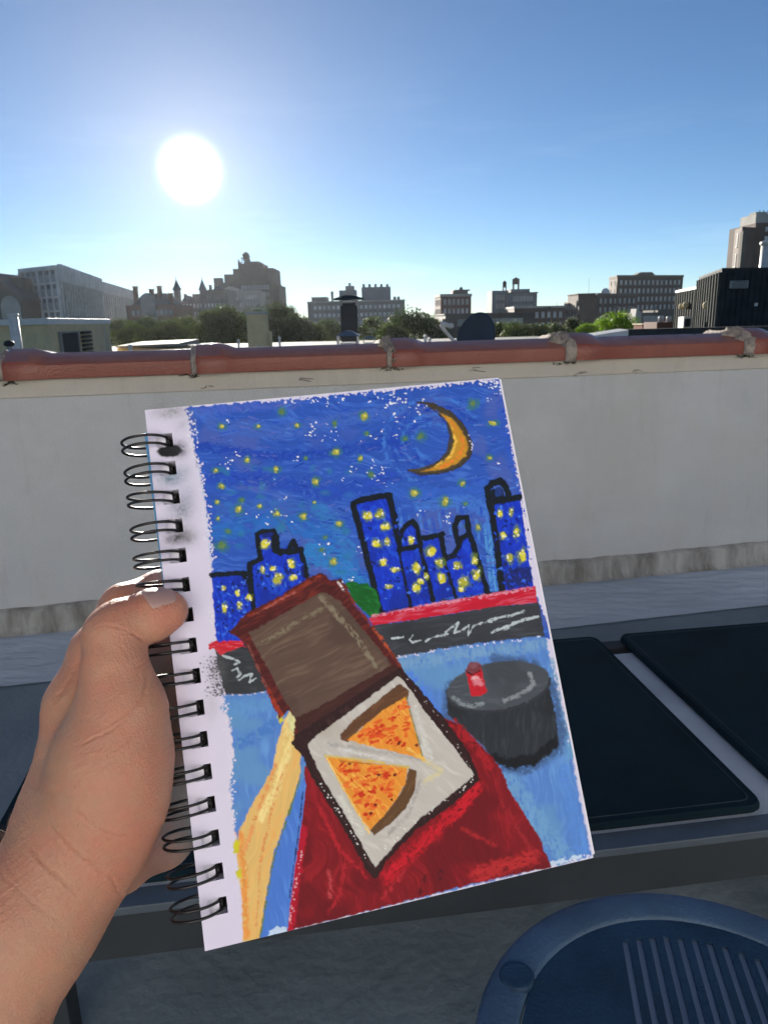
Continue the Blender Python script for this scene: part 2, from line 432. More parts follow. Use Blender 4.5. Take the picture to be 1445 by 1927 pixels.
# hairline crack along the underside of the render band
mb = MB(); rr = random.Random(3)
for (x0, y0) in ((392, 728), (565, 712), (890, 694), (1090, 700), (1200, 696), (1405, 668), (1012, 1064)):
    s, z = wall_hit(x0, y0, .01)
    for _ in range(3):
        pts = [wp(s+rr.uniform(-.01, .01), .010, z+rr.uniform(-.005, .005))]
        for _ in range(3): pts.append(wp((pts[-1]-W0)@wd+rr.uniform(-.02, .02), .0105, pts[-1][2]-rr.uniform(-.001, .005)))
        mb.tube(pts, rr.uniform(.0005, .0012), 5)
mb.build('crack', mat('crack_dirt', (.05, .042, .035), .9), pw)

# ------------------------------------------------------------------ an added pale block, unseen behind the camera, bouncing sun forward
bk = empty('bounce_block', wp(0, 6.4, 0), 'unseen pale block added behind the terrace to bounce sunlight onto page and hand', 'light reflector')
mb = MB(); wbox(mb, -2.6, 2.8, 4.6, 8.4, 0.001, 2.7); mb.build('wall', mat('bounce_render', (.78, .76, .74), .85, .04, 2, .2, 40), bk)
mb = MB(); wbox(mb, -2.7, 2.9, 4.5, 8.5, 2.703, 2.8); mb.build('roof', M['fascia'], bk)
mb = MB(); wbox(mb, -.2, .7, 4.55, 4.597, .05, 2.1); dr = mb.build('door', M['bench'], bk)  # door and handle only dress the added block
mb = MB(); wbox(mb, -.12, -.04, 4.51, 4.548, 1.0, 1.03); mb.build('handle', M['tin'], dr)

# ------------------------------------------------------------------ low bench with dark cushions
ZB = .30
def bz(x, y, z=ZB): p = at_z(x, y, z); return p
# bench frame direction along the front edge
pA = bz(367, 1688); pB = bz(1445, 1559)
bd = (pB-pA)/np.linalg.norm(pB-pA); bnv = np.array([-bd[1], bd[0], 0])     # away from the camera
def bcoord(x, y, z=ZB): p = at_z(x, y, z)-pA; return p@bd, p@bnv
print('bench L', bcoord(0, 1514), bcoord(171, 1313), 'gap', bcoord(1127, 1209), bcoord(1420, 1520), bcoord(1187, 1200), bcoord(1445, 1480),
      'strip', bcoord(1150, 1232), bcoord(1187, 1232), 'rail', bcoord(1105, 1567), 'far', bcoord(1445, 1165), bcoord(1045, 1212))
def bp(u, w, z): q = pA+bd*u+bnv*w; return np.array([q[0], q[1], z])
def bbox(mb, u0, u1, w0, w1, z0, z1, mi=0):
    mb.prism([tuple(bp(u, w, 0)[:2]) for u, w in ((u0, w0), (u1, w0), (u1, w1), (u0, w1))], z0, z1, mi)

bench = empty('low_bench', bp(.55, .3, 0), 'low dark metal bench frame under the navy seat pads, in the shade of the wall', 'bench')
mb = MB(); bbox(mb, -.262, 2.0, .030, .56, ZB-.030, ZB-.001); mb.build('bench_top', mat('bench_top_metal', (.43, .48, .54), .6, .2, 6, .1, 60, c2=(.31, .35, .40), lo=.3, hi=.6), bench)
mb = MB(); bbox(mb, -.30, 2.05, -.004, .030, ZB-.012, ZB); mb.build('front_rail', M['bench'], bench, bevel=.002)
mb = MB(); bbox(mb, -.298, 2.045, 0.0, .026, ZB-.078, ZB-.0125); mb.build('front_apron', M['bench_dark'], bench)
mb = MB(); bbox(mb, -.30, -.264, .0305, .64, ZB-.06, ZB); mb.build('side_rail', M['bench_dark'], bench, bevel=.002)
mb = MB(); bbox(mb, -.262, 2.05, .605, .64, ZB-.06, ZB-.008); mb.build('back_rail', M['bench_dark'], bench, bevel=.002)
for u in (-.24, .95, 1.9):
    for w in (.06, .58):
        mb = MB(); bbox(mb, u, u+.045, w, w+.045, 0.001, ZB-.0795); mb.build('leg', M['bench_dark'], bench, bevel=.002)

def rrect(u0, u1, w0, w1, r, n=6):
    pts = []
    for (cx, cy, a0) in ((u1-r, w0+r, -90), (u1-r, w1-r, 0), (u0+r, w1-r, 90), (u0+r, w0+r, 180)):
        for k in range(n+1):
            a = R(a0+90*k/n); pts.append((cx+r*math.cos(a), cy+r*math.sin(a)))
    return pts
CUSH = [(-.292, .245, 'navy seat pad at the left end of the bench, mostly behind the hand'),
        (.285, .798, 'navy seat pad right behind the sketchbook, with a stitched rounded front corner'),
        (.850, 1.42, 'navy seat pad at the right edge of the photo, beyond the grey gap')]
for (u0, u1, lab) in CUSH:
    c = empty('seat_pad', bp((u0+u1)/2, .33, ZB), lab, 'cushion', 'seat pads on the bench')
    mb = MB(); rings = [(.0, .0005, .022), (-.0015, .003, .022), (-.0015, .007, .022), (.0005, .0105, .021), (.005, .0125, .018), (.016, .0115, .014), (.05, .0125, .012), (.12, .014, .01)]
    vs = []; fs = []
    for (ins, z, r) in rings:
        for (u, w) in rrect(u0+ins, u1-ins, .034+ins, .628-ins, r): vs.append(bp(u, w, ZB+z))
    k0 = len(vs)//len(rings)
    for i in range(len(rings)-1):
        for k in range(k0): fs.append((i*k0+k, i*k0+(k+1) % k0, (i+1)*k0+(k+1) % k0, (i+1)*k0+k))
    fs += [tuple(range(k0-1, -1, -1)), tuple((len(rings)-1)*k0+k for k in range(k0))]
    mb.add(vs, fs); mb.build('cover', M['cushion'], c, smooth=True)
    mb = MB(); mb.tube([bp(u, w, ZB+.0112) for u, w in rrect(u0+.0025, u1-.0025, .0365, .6255, .019)], .0021, 6, closed=True)
    mb.build('piping', M['cushion'], c, smooth=True)
    mb = MB(); per = [bp(u, w, ZB+.0128) for u, w in rrect(u0+.013, u1-.013, .047, .615, .014, 8)]
    L_ = [np.linalg.norm(per[i]-per[i-1]) for i in range(len(per))]
    for i in range(len(per)):
        a, b = per[i-1], per[i]; n = max(1, int(np.linalg.norm(b-a)/.006))
        for k in range(n):
            p, q = a+(b-a)*(k+.15)/n, a+(b-a)*(k+.8)/n
            mb.tube([p, q], .0005, 4)
    mb.build('stitching', M['stitch'], c)

# ------------------------------------------------------------------ round blue plastic stool
ZS = .45
RS = .1834
SC = np.array([.2415, .4300])
print('stool', SC, [proj((SC[0]+RS*math.cos(a), SC[1]+RS*math.sin(a), ZS)) for a in (math.pi, math.pi*.8, math.pi*.65, .3)])
st = empty('plastic_stool', (SC[0], SC[1], 0), 'round translucent blue plastic stool with slots in its seat, bottom right', 'stool')
mb = MB(); c0 = (SC[0], SC[1], ZS)
mb.lathe((0, 0, 0), [(.001, 0)], 3)
mb = MB(); seg = 96; prof = [(RS-.034, -.010), (RS-.034, -.0045), (RS-.030, -.0022), (RS-.018, 0), (RS-.005, -.0012), (RS, -.005), (RS+.001, -.03), (RS-.004, -.036), (RS-.007, -.03), (RS-.010, -.013)]
vs = []; fs = []; k0 = len(prof)
for i in range(seg):
    a = 2*math.pi*i/seg
    for (r, z) in prof: vs.append((SC[0]+r*math.cos(a), SC[1]+r*math.sin(a), ZS+z))
for i in range(seg):
    for k in range(k0): fs.append((i*k0+k, ((i+1) % seg)*k0+k, ((i+1) % seg)*k0+(k+1) % k0, i*k0+(k+1) % k0))
mb.add(vs, fs); mb.build('rim', M['stool'], st, smooth=True)
# recessed seat: solid field with real slots
mb = MB(); ri = RS-.0335; rs_ = RS-.054; z1 = ZS-.0045; z0 = ZS-.0065
pitch = .0124; slotw = .0056; xs0 = -.055; ns = 15
a_sl = R(80)
ay = np.array([math.cos(a_sl), math.sin(a_sl)]); ax = np.array([ay[1], -ay[0]])
def sp(x, y): q = SC+ax*x+ay*y; return (q[0], q[1])
slots = [(xs0+i*pitch, xs0+i*pitch+slotw) for i in range(ns)]
edges = [-ri]+[e for s_ in slots for e in s_]+[ri]
def ch(x, r): return math.sqrt(max(r*r-x*x, 0))
for i in range(len(edges)-1):
    a, b = edges[i], edges[i+1]
    is_slot = any(abs(a-s_[0]) < 1e-9 for s_ in slots)
    n = max(1, int((b-a)/.01))
    for k in range(n):
        x0, x1 = a+(b-a)*k/n, a+(b-a)*(k+1)/n
        if x1 > ri: x1 = ri
        if is_slot:
            m_ = (x0+x1)/2; yy = ch(m_, rs_)
            mb.prism([sp(x0, yy), sp(x1, yy), sp(x1, ch(x1, ri)), sp(x0, ch(x0, ri))], z0, z1)
            mb.prism([sp(x0, -ch(x0, ri)), sp(x1, -ch(x1, ri)), sp(x1, -yy), sp(x0, -yy)], z0, z1)
        else:
            mb.prism([sp(x0, -ch(x0, ri)), sp(x1, -ch(x1, ri)), sp(x1, ch(x1, ri)+1e-4), sp(x0, ch(x0, ri)+1e-4)], z0, z1)
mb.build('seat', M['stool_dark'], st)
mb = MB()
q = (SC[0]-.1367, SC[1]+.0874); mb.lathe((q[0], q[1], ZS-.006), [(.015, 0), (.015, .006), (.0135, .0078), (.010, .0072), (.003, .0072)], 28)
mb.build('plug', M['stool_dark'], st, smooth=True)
# ribs seen pale through the slots
mb = MB(); q0 = sp(-.066, 0)
mb.lathe((SC[0], SC[1], 0), [(ri-.002, ZS-.0095), (ri-.002, ZS-.0068)], 48); mb.build('tray', M['stool_slat'], st)
for k in range(4):
    a = a_sl+math.pi/4+k*math.pi/2
    mb = MB(); p0 = (SC[0]+.16*math.cos(a), SC[1]+.16*math.sin(a), ZS-.037); p1 = (SC[0]+.185*math.cos(a), SC[1]+.185*math.sin(a), .001)
    mb.tube([p0, p1], [.018, .013], 14); mb.build('leg', M['stool'], st, smooth=True)

# ------------------------------------------------------------------ the sketchbook
PA = np.array([.97075914, -.12349253, .20676239]); PB = np.array([.15328485, .97339685, -.16919809]); PT = np.array([-.09519235, -.0405547, .2958481])
PA /= np.linalg.norm(PA); PB -= PA*(PA@PB); PB /= np.linalg.norm(PB)
PN = -np.cross(PA, PB)                       # towards the camera
if PN@PT > 0: PN = -PN
BW, BH = .150, .201
def c2w(p): p = np.asarray(p, float); return CAM+rt*p[0]-up*p[1]+fw*p[2]
def pg(u, v, n=0.0): return c2w(PT+PA*u+PB*v+PN*n)
def pg_px(x, y):        # pixel -> page u, v
    d = np.array([(x-CX)/F, (y-CY)/F, 1.0]); k = (PT@PN)/(d@PN); q = d*k-PT
    return q@PA, q@PB
HOLES = [(327, 827), (332, 877), (340, 932), (346, 987), (352, 1041), (358, 1096), (365, 1152), (372, 1210), (379, 1268), (385, 1327), (391, 1387), (397, 1448), (404, 1511), (411, 1575), (417, 1640), (424, 1703)]
HUV = [pg_px(x, y) for x, y in HOLES]
print('holes', [(round(a*1000, 1), round(b*1000, 1)) for a, b in HUV])
v0h, v1h = HUV[0][1], HUV[-1][1]; uh = sum(h[0] for h in HUV)/16
HC = [(uh, v0h+(v1h-v0h)*i/15) for i in range(16)]       # right edge of each hole, and its centre in v
HWD, HHT = .0062, .0056
book = empty('sketchbook', pg(BW/2, BH/2, -.005), 'wire bound sketchbook held open at an oil pastel drawing of pizza and skyline', 'sketchbook')

def slab(mb, us, vs_, solid, n0, n1, off=(0, 0), rot=0.0):
    """a sheet of cells with real holes, no inner faces"""
    nu, nv = len(us), len(vs_)
    def q(i, j, n):
        u, v = us[i], vs_[j]
        if rot: u, v = u*math.cos(rot)-v*math.sin(rot), u*math.sin(rot)+v*math.cos(rot)
        return pg(u+off[0], v+off[1], n)
    vv = [q(i, j, n0) for j in range(nv) for i in range(nu)]+[q(i, j, n1) for j in range(nv) for i in range(nu)]
    K = nu*nv; fs = []
    S = lambda i, j: 0 <= i < nu-1 and 0 <= j < nv-1 and solid(i, j)
    for j in range(nv-1):
        for i in range(nu-1):
            if not S(i, j): continue
            a, b, c, d = j*nu+i, j*nu+i+1, (j+1)*nu+i+1, (j+1)*nu+i
            fs += [(a, d, c, b), (K+a, K+b, K+c, K+d)]
            if not S(i, j-1): fs.append((a, b, K+b, K+a))
            if not S(i, j+1): fs.append((d, K+d, K+c, c))
            if not S(i-1, j): fs.append((a, K+a, K+d, d))
            if not S(i+1, j): fs.append((b, c, K+c, K+b))
    mb.add(vv, fs)
def hole_cells(u0, u1, v0, v1, grow=.0):
    us = [u0, uh-HWD-grow, uh+grow, u1]
    vs_ = [v0]; 
    for (u, v) in HC: vs_ += [v-HHT/2-grow, v+HHT/2+grow]
    vs_.append(v1)
    return us, vs_, (lambda i, j: not (i == 1 and j % 2 == 1))
us, vs_, sol = hole_cells(.0004, BW-.0002, .0002, BH-.0002, .0001)
# sheets under the drawn page, slightly fanned at the right edge
for k, (n0, n1, du) in enumerate([(-.0014, -.0006, .0012), (-.0031, -.0016, .0006), (-.0060, -.0034, 0), (-.0088, -.0063, .0004)]):
    us2 = [us[0]+.0002*k, us[1], us[2], BW+du]
    mb = MB(); us2[1] += (.0034 if k > 0 else 0); slab(mb, us2, [vs_[0]+.0003]+vs_[1:-1]+[BH-.0010-.0004*k], sol, n0, n1)
    mb.build('paper_sheets', M['paper'], book)
usc, vsc, solc = hole_cells(-.0008, BW-.001, .006, BH-.003, .0006)
mb = MB(); slab(mb, usc, vsc, (lambda i, j: True), -.0108, -.0101, off=(-.0014, .0), rot=-R(.7)); mb.build('back_cover', M['cover'], book)
mb = MB(); slab(mb, [.0008, BW-.002], [.0012, BH-.004], (lambda i, j: True), -.0099, -.0092); mb.build('hole_shade_board', mat('hole_shade_grey', (.05, .047, .045), .8), book)  # dark sheet added so the punched holes look shaded

# wire binding: one double loop through each hole
RAD = .0090
u0r, n0r = uh-.0035-RAD+.0015, -.0045
for i, (u, v) in enumerate(HC):
    mb = MB(); pts = []
    a0 = math.degrees(math.asin(max(-1, min(1, (.0005-n0r)/RAD))))
    half = .00165
    tilt = (.0012*math.sin(i*2.3))
    A = [22-k*(22+294)/40 for k in range(41)]
    # circle in (u, n): angle 0 points to +u, 90 to +n ; goes from the hole, over the front, round the back
    up_ = []; dn_ = []
    seq = [a0-14+(360-26)*k/46 for k in range(47)]
    for an in seq:
        r_ = RAD*(1+.0*math.sin(R(an))); uu = u0r+RAD*1.0*math.cos(R(an)); nn = n0r+r_*math.sin(R(an))
        sh = tilt*(1-math.cos(R(an-a0)))*.5
        up_.append((uu, v-half+sh, nn)); dn_.append((uu, v+half+sh, nn))
    def cap(p, q, out_dir):
        c = [(p[k]+q[k])/2 for k in range(3)]
        return [(c[0]+out_dir[0]*half*math.sin(R(t)), c[1]+(p[1]-c[1])*math.cos(R(t)), c[2]+out_dir[1]*half*math.sin(R(t))) for t in (30, 60, 90, 120, 150)]
    an = R(seq[-1]); e1 = cap(up_[-1], dn_[-1], (-math.sin(an), math.cos(an)))
    an = R(seq[0]); e0 = cap(dn_[0], up_[0], (math.sin(an), -math.cos(an)))
    loop = up_+e1+dn_[::-1]+e0
    mb.tube([pg(*p) for p in loop], 0.00056, 8, closed=True)
    mb.build('wire_loop', M['wire'], book, smooth=True)
#PAINT_BEGIN
# ------------------------------------------------------------------ the drawn page: oil pastel on paper, one colour per mesh point
NU, NV = 560, 752
uu = np.linspace(0, BW, NU); vv_ = np.linspace(0, BH, NV)
U, V = np.meshgrid(uu, vv_)
def to_px(u, v):
    p = PT[:, None, None]+PA[:, None, None]*u+PB[:, None, None]*v
    return CX+F*p[0]/p[2], CY+F*p[1]/p[2]
X, Y = to_px(U, V)          # the drawing is laid out in these sheet coordinates
_tab = np.random.RandomState(5).rand(256, 256)
def vn(x, y, seed=0):
    x = x+seed*17.37; y = y+seed*9.71
    ix = np.floor(x).astype(int); iy = np.floor(y).astype(int); fx = x-ix; fy = y-iy
    fx = fx*fx*(3-2*fx); fy = fy*fy*(3-2*fy)
    a = _tab[ix & 255, iy & 255]; b = _tab[(ix+1) & 255, iy & 255]; c = _tab[ix & 255, (iy+1) & 255]; d = _tab[(ix+1) & 255, (iy+1) & 255]
    return (a*(1-fx)+b*fx)*(1-fy)+(c*(1-fx)+d*fx)*fy
def fbm(x, y, s, seed=0, o=4):
    t = 0; a = .5; n = 0
    for i in range(o): t = t+a*vn(x/s, y/s, seed+i); n += a; a *= .5; s = s*.5
    return t/n
TOOTH = fbm(X, Y, 5.0, 77, 3)
def streak(ang, Ls, Ws, seed, warp, X, Y):
    c, s = math.cos(R(ang)), math.sin(R(ang))
    wx = (fbm(X, Y, 60, seed+40, 2)-.5)*warp; wy = (fbm(X, Y, 60, seed+50, 2)-.5)*warp
    a = (X+wx)*c+(Y+wy)*s; b = -(X+wx)*s+(Y+wy)*c
    return (.5*vn(a/Ls, b/Ws, seed)+.3*vn(a/(Ls*.5), b/(Ws*.5), seed+3)+.2*vn(a/(Ls*.3), b/(Ws*.35), seed+6))*2-1
WHITE = lin((222, 213, 236)); PAPER = np.array([.74, .72, .83])
def alb(c): return np.clip(lin(c)/WHITE*PAPER, .002, .86)
COL = np.tile(PAPER*np.array([.90, .88, .95]), (NV, NU, 1)); HGT = np.zeros((NV, NU)); WAX = np.zeros((NV, NU))
def sstep(a, b, x):
    t = np.clip((x-a)/(b-a), 0, 1); return t*t*(3-2*t)
def seg_dist(pts, closed, x, y):
    d = np.full(x.shape, 1e9); n = len(pts)
    for i in range(n if closed else n-1):
        ax_, ay_ = pts[i]; bx_, by_ = pts[(i+1) % n]
        dx, dy = bx_-ax_, by_-ay_; q = dx*dx+dy*dy+1e-9
        t = np.clip(((x-ax_)*dx+(y-ay_)*dy)/q, 0, 1)
        d = np.minimum(d, (x-ax_-t*dx)**2+(y-ay_-t*dy)**2)
    return np.sqrt(d)
def inside(pts, x, y):
    r = np.zeros(x.shape, bool); n = len(pts)
    for i in range(n):
        x0, y0 = pts[i]; x1, y1 = pts[(i+1) % n]
        if y0 == y1: continue
        c = ((y0 > y) != (y1 > y)) & (x < (x1-x0)*(y-y0)/(y1-y0)+x0); r ^= c
    return r
def window(pts, pad):
    xs = [p[0] for p in pts]; ys = [p[1] for p in pts]
    m = (X > min(xs)-pad) & (X < max(xs)+pad) & (Y > min(ys)-pad) & (Y < max(ys)+pad)
    if not m.any(): return None
    j = np.where(m.any(1))[0]; i = np.where(m.any(0))[0]
    return slice(j[0], j[-1]+1), slice(i[0], i[-1]+1)
def put(w, m, c, ang, amp, c2=None, h=1.0, L=26, W=3.2, seed=1, warp=25, tooth=0.0, c3=None, var=None):
    """lay wax of colour c over window w with cover m"""
    a = alb(c); x = X[w]; 
    s = streak(ang, L, W, seed, warp, X[w], Y[w])
    base = a[None, None, :]*(1+amp*s[..., None])
    if c2 is not None:
        k = sstep(.05, .75, s+.5*(fbm(X[w], Y[w], 35, seed+9, 3)-.5)*2)[..., None]; base = base*(1-k)+alb(c2)*k
    if c3 is not None:
        k = sstep(.52, .72, fbm(X[w], Y[w], 70, seed+19, 3))[..., None]*.8; base = base*(1-k)+alb(c3)*k
    if tooth: m = m*sstep(tooth-.12, tooth+.08, TOOTH[w]*.6+.4*(s*.5+.5)+.0)
    m3 = m[..., None]
    COL[w] = COL[w]*(1-m3)+np.clip(base, .002, .88)*m3
    HGT[w] = HGT[w]*(1-m*.6)+m*h*(.55+.45*s)
    WAX[w] = np.maximum(WAX[w]*(1-m*.2), m)
def poly(pts, c, ang=0, amp=.2, rough=3.0, soft=1.2, **k):
    w = window(pts, rough+soft+3)
    if w is None: return
    x, y = X[w], Y[w]; sd = seg_dist(pts, True, x, y); sd = np.where(inside(pts, x, y), sd, -sd)
    sd = sd+(fbm(x, y, 7, k.get('seed', 1)+33, 3)-.5)*2*rough
    put(w, sstep(-soft, soft, sd), c, ang, amp, **k)
def line(pts, wd_, c, ang=0, amp=.2, rough=1.5, soft=1.0, **k):
    w = window(pts, wd_+rough+3)
    if w is None: return
    x, y = X[w], Y[w]; sd = wd_/2-seg_dist(pts, False, x, y)+(fbm(x, y, 6, k.get('seed', 1)+35, 3)-.5)*2*rough
    put(w, sstep(-soft, soft, sd), c, ang, amp, **k)
def blob(x0, y0, rx, ry, c, ang=0, rot=0, soft=.25, rough=.5, a=1.0, **k):
    w = window([(x0-rx*1.6, y0-ry*1.6), (x0+rx*1.6, y0+ry*1.6)], max(rx, ry)*.6)
    if w is None: return
    x, y = X[w]-x0, Y[w]-y0; c_, s_ = math.cos(R(rot)), math.sin(R(rot))
    q = np.sqrt(((x*c_+y*s_)/rx)**2+((-x*s_+y*c_)/ry)**2)+(fbm(X[w], Y[w], max(3, min(rx, ry)), k.get('seed', 1)+int(x0), 3)-.5)*2*rough
    put(w, a*sstep(1+soft, 1-soft, q), c, ang, k.pop('amp', .15), **k)
def speck(pts_region, n, seed, size=(.7, 2.2), c=(225, 222, 240)):
    r = np.random.RandomState(seed); (x0, y0, x1, y1) = pts_region
    for _ in range(max(3, int(n*.45))):
        cx_, cy_ = x0+r.rand()*(x1-x0), y0+r.rand()*(y1-y0)
        for _ in range(r.randint(1, 5)):
            blob(cx_+r.randn()*4, cy_+r.randn()*3, r.uniform(*size), r.uniform(*size)*.8, c, rough=.9, soft=.3, h=0, seed=r.randint(50))

# paper grain and rubbed graphite on the margin
COL *= (1+.02*(fbm(X, Y, 3, 3, 2)-.5))[..., None]
# ---- sky
SKYP = [(347, 770), (356, 800), (362, 830), (368, 865), (380, 905), (388, 945), (393, 1000), (398, 1050), (401, 1090), (404, 1150), (408, 1215), (600, 1250), (1040, 1200), (1003, 1108), (940, 690), (700, 700), (352, 764)]
poly(SKYP, (44, 84, 186), 8, .22, rough=5, soft=1.4, c2=(66, 108, 205), c3=(72, 92, 178), L=30, W=4, seed=1, warp=60)
# wide, bent passes of lighter and deeper blue
for (pts, wd_, c, sd_) in [
    ([(400, 800), (520, 815), (640, 790), (760, 770)], 26, (62, 96, 190), 2), ([(380, 840), (520, 860), (640, 850), (760, 830)], 18, (30, 66, 175), 3),
    ([(400, 900), (500, 900), (620, 930), (740, 900)], 30, (36, 72, 182), 4), ([(420, 960), (540, 950), (640, 970)], 26, (52, 92, 184), 5),
    ([(410, 1000), (520, 980), (620, 1010), (660, 1060)], 34, (40, 100, 190), 6), ([(590, 1040), (640, 1060), (670, 1100)], 44, (44, 118, 196), 7),
    ([(600, 960), (640, 1000), (660, 1040)], 26, (50, 112, 192), 8), ([(740, 920), (830, 935), (910, 920)], 30, (48, 92, 196), 9),
    ([(790, 950), (880, 945), (910, 960)], 24, (62, 110, 205), 4), ([(950, 780), (970, 860), (985, 930)], 30, (48, 84, 190), 5),
    ([(560, 745), (720, 730), (900, 715)], 16, (40, 74, 176), 6), ([(380, 770), (470, 765), (560, 760)], 18, (66, 92, 190), 3)]:
    line(pts, wd_, c, 10, .25, rough=8, soft=5, h=.9, L=28, W=3, seed=sd_, warp=60, tooth=.42)
# swirl round the moon
for r_ in (38, 48, 58, 68, 80, 94):
    arc = [(815+r_*math.cos(R(a)), 830+r_*.86*math.sin(R(a))) for a in range(100, 340, 15)]
    line(arc, 6, (60, 110, 205) if r_ % 4 else (30, 66, 178), 0, .2, rough=4, soft=2, seed=int(r_) % 7, L=14, W=3, tooth=.5)
# upright strokes low between the towers
for i in range(16):
    x0 = 908+(i % 8)*2.6; poly([(x0, 985), (x0+5, 985), (x0+20, 1112), (x0+14, 1114)], [(70, 130, 210), (52, 104, 204), (86, 146, 214)][i % 3], 82, .2, rough=2, L=30, W=2, seed=i % 5, tooth=.46)
for i in range(22):
    x0 = 742+i*9; y0 = 950+(i*37 % 30); line([(x0, y0), (x0+6, y0+40)], 5, (66, 116, 208) if i % 2 else (34, 76, 190), 80, .2, rough=2, seed=i % 5, tooth=.5)
# green-blue touches
rr = np.random.RandomState(2)
for _ in range(46):
    blob(rr.uniform(410, 660), rr.uniform(880, 1090), rr.uniform(4, 11), rr.uniform(3, 7), [(40, 112, 165), (46, 120, 150), (50, 110, 190)][rr.randint(3)], soft=.6, a=.5, seed=rr.randint(40))
# dark restless hatching
for _ in range(420):
    x0, y0 = rr.uniform(390, 990), rr.uniform(740, 1100); a = R(rr.uniform(-35, 25)); l = rr.uniform(6, 20)
    line([(x0, y0), (x0+l*math.cos(a), y0+l*math.sin(a))], rr.uniform(1, 2.4), [(24, 56, 160), (78, 120, 210), (90, 100, 190), (34, 70, 190)][rr.randint(4)], 0, .1, rough=1.2, seed=rr.randint(9), tooth=.4)
# bare paper flecks
for reg, n, sd_ in [((440, 735, 935, 762), 26, 1), ((355, 770, 372, 860), 18, 2), ((575, 795, 640, 835), 30, 3), ((700, 740, 800, 785), 46, 4), ((690, 785, 775, 830), 22, 5), ((640, 865, 735, 915), 26, 6),
                    ((400, 850, 470, 900), 9, 7), ((440, 935, 560, 985), 16, 8), ((610, 1020, 680, 1060), 9, 9), ((740, 955, 905, 1000), 16, 10), ((400, 790, 560, 900), 12, 11), ((930, 800, 985, 900), 8, 12),
                    ((900, 712, 940, 730), 26, 13), ((480, 745, 620, 760), 22, 14), ((640, 1085, 665, 1110), 10, 15), ((395, 1130, 412, 1205), 24, 16), ((740, 735, 760, 830), 6, 17)]:
    speck(reg, n, sd_)
# ragged light edges along the top and the margin
def ragged(pts, n, spread, c=(214, 205, 232), seed=1, size=(1.2, 4)):
    r = np.random.RandomState(seed)
    for _ in range(n):
        k = r.randint(len(pts)-1); t = r.rand(); x0 = pts[k][0]*(1-t)+pts[k+1][0]*t; y0 = pts[k][1]*(1-t)+pts[k+1][1]*t
        blob(x0+r.randn()*spread, y0+r.randn()*spread, r.uniform(*size), r.uniform(*size), c, rough=.9, soft=.4, h=0, seed=r.randint(50))
line([(345, 764), (560, 747), (760, 728), (936, 711)], 6, (214, 205, 232), 0, .02, rough=4, h=0, L=8, W=4)
ragged([(480, 756), (936, 716)], 130, 2.6, seed=21, size=(1, 3))
ragged([(936, 716), (960, 830), (985, 960), (1003, 1105)], 60, 1.2, seed=22, size=(.8, 2))
ragged([(349, 775), (362, 840), (378, 900), (392, 990), (400, 1060)], 240, 4, seed=23, size=(.8, 2.6))
line([(368, 790), (372, 830)], 1.4, (170, 180, 225), 90, rough=1.2); line([(374, 880), (384, 935), (391, 1000), (398, 1060), (402, 1095)], 1.8, (190, 196, 230), 80, rough=1.6, tooth=.42)
# ---- stars
STARS = [(418, 803, 7, 6), (486, 803, 6, 5), (559, 801, 6, 5), (530, 775, 7, 7), (629, 797, 5, 7), (685, 784, 9, 10), (632, 851, 9, 8), (678, 863, 5, 6), (465, 866, 6, 7), (519, 884, 8, 6), (594, 907, 7, 9), (406, 886, 6, 5),
         (697, 893, 6, 6), (417, 915, 7, 6), (449, 958, 8, 9), (489, 953, 5, 6), (521, 967, 8, 7), (571, 972, 8, 7), (637, 986, 7, 7), (409, 945, 6, 5), (779, 928, 10, 9), (838, 944, 10, 8), (869, 910, 7, 6), (921, 862, 6, 5), (927, 797, 10, 5),
         (889, 760, 8, 9), (791, 822, 8, 8), (762, 826, 6, 5), (628, 1057, 8, 8), (417, 1026, 10, 9), (429, 1000, 6, 5), (591, 946, 4, 4), (605, 1035, 6, 4), (612, 1012, 5, 4), (899, 993, 5, 7), (875, 948, 5, 4), (575, 863, 5, 4), (410, 976, 4, 5), (690, 816, 5, 4), (455, 942, 6, 5), (876, 990, 3, 3)]
for i, (x, y, a, b) in enumerate(STARS):
    dim = i in (3, 4, 12, 25, 26, 27, 29, 33, 32, 30, 36, 38, 35, 39)
    blob(x, y, a*1.2, b*1.2, (58, 112, 110), soft=.5, rough=.6, a=.8, seed=i)
    blob(x, y, a*.68, b*.68, (92, 122, 80) if dim else (160, 158, 72), rot=i*31, soft=.35, rough=.7, h=1.4, seed=i+3, amp=.3, L=5, W=2)
    if not dim: blob(x+1.5, y-1, a*.28, b*.3, (212, 202, 110), soft=.5, rough=.8, h=1.6, seed=i+5)
# ---- moon
MO = [(786, 757), (803, 757), (822, 762), (842, 772), (860, 786), (874, 804), (884, 826), (888, 846), (884, 862), (870, 876), (850, 886), (826, 892), (800, 893), (766, 885), (790, 881), (812, 876), (830, 864), (843, 846), (847, 826), (845, 806), (836, 788), (820, 772), (802, 762)]
poly(MO, (70, 62, 50), 40, .35, rough=2.5, soft=1.5, L=14, W=2.2, seed=3)
MI = [(828, 778), (846, 786), (862, 802), (874, 822), (880, 842), (876, 858), (862, 870), (842, 880), (816, 887), (790, 888), (815, 880), (836, 868), (850, 850), (853, 828), (848, 804), (838, 790)]
poly(MI, (196, 138, 44), 60, .3, rough=2.5, soft=2, c2=(178, 118, 40), L=22, W=3, seed=4, h=1.3, warp=60)
line([(846, 792), (866, 818), (872, 842), (858, 864), (830, 880)], 5, (224, 122, 48), 60, .3, rough=2.5, tooth=.46)
line([(848, 800), (858, 830), (848, 858), (820, 878)], 5, (232, 182, 80), 60, .3, rough=2.5, tooth=.5)
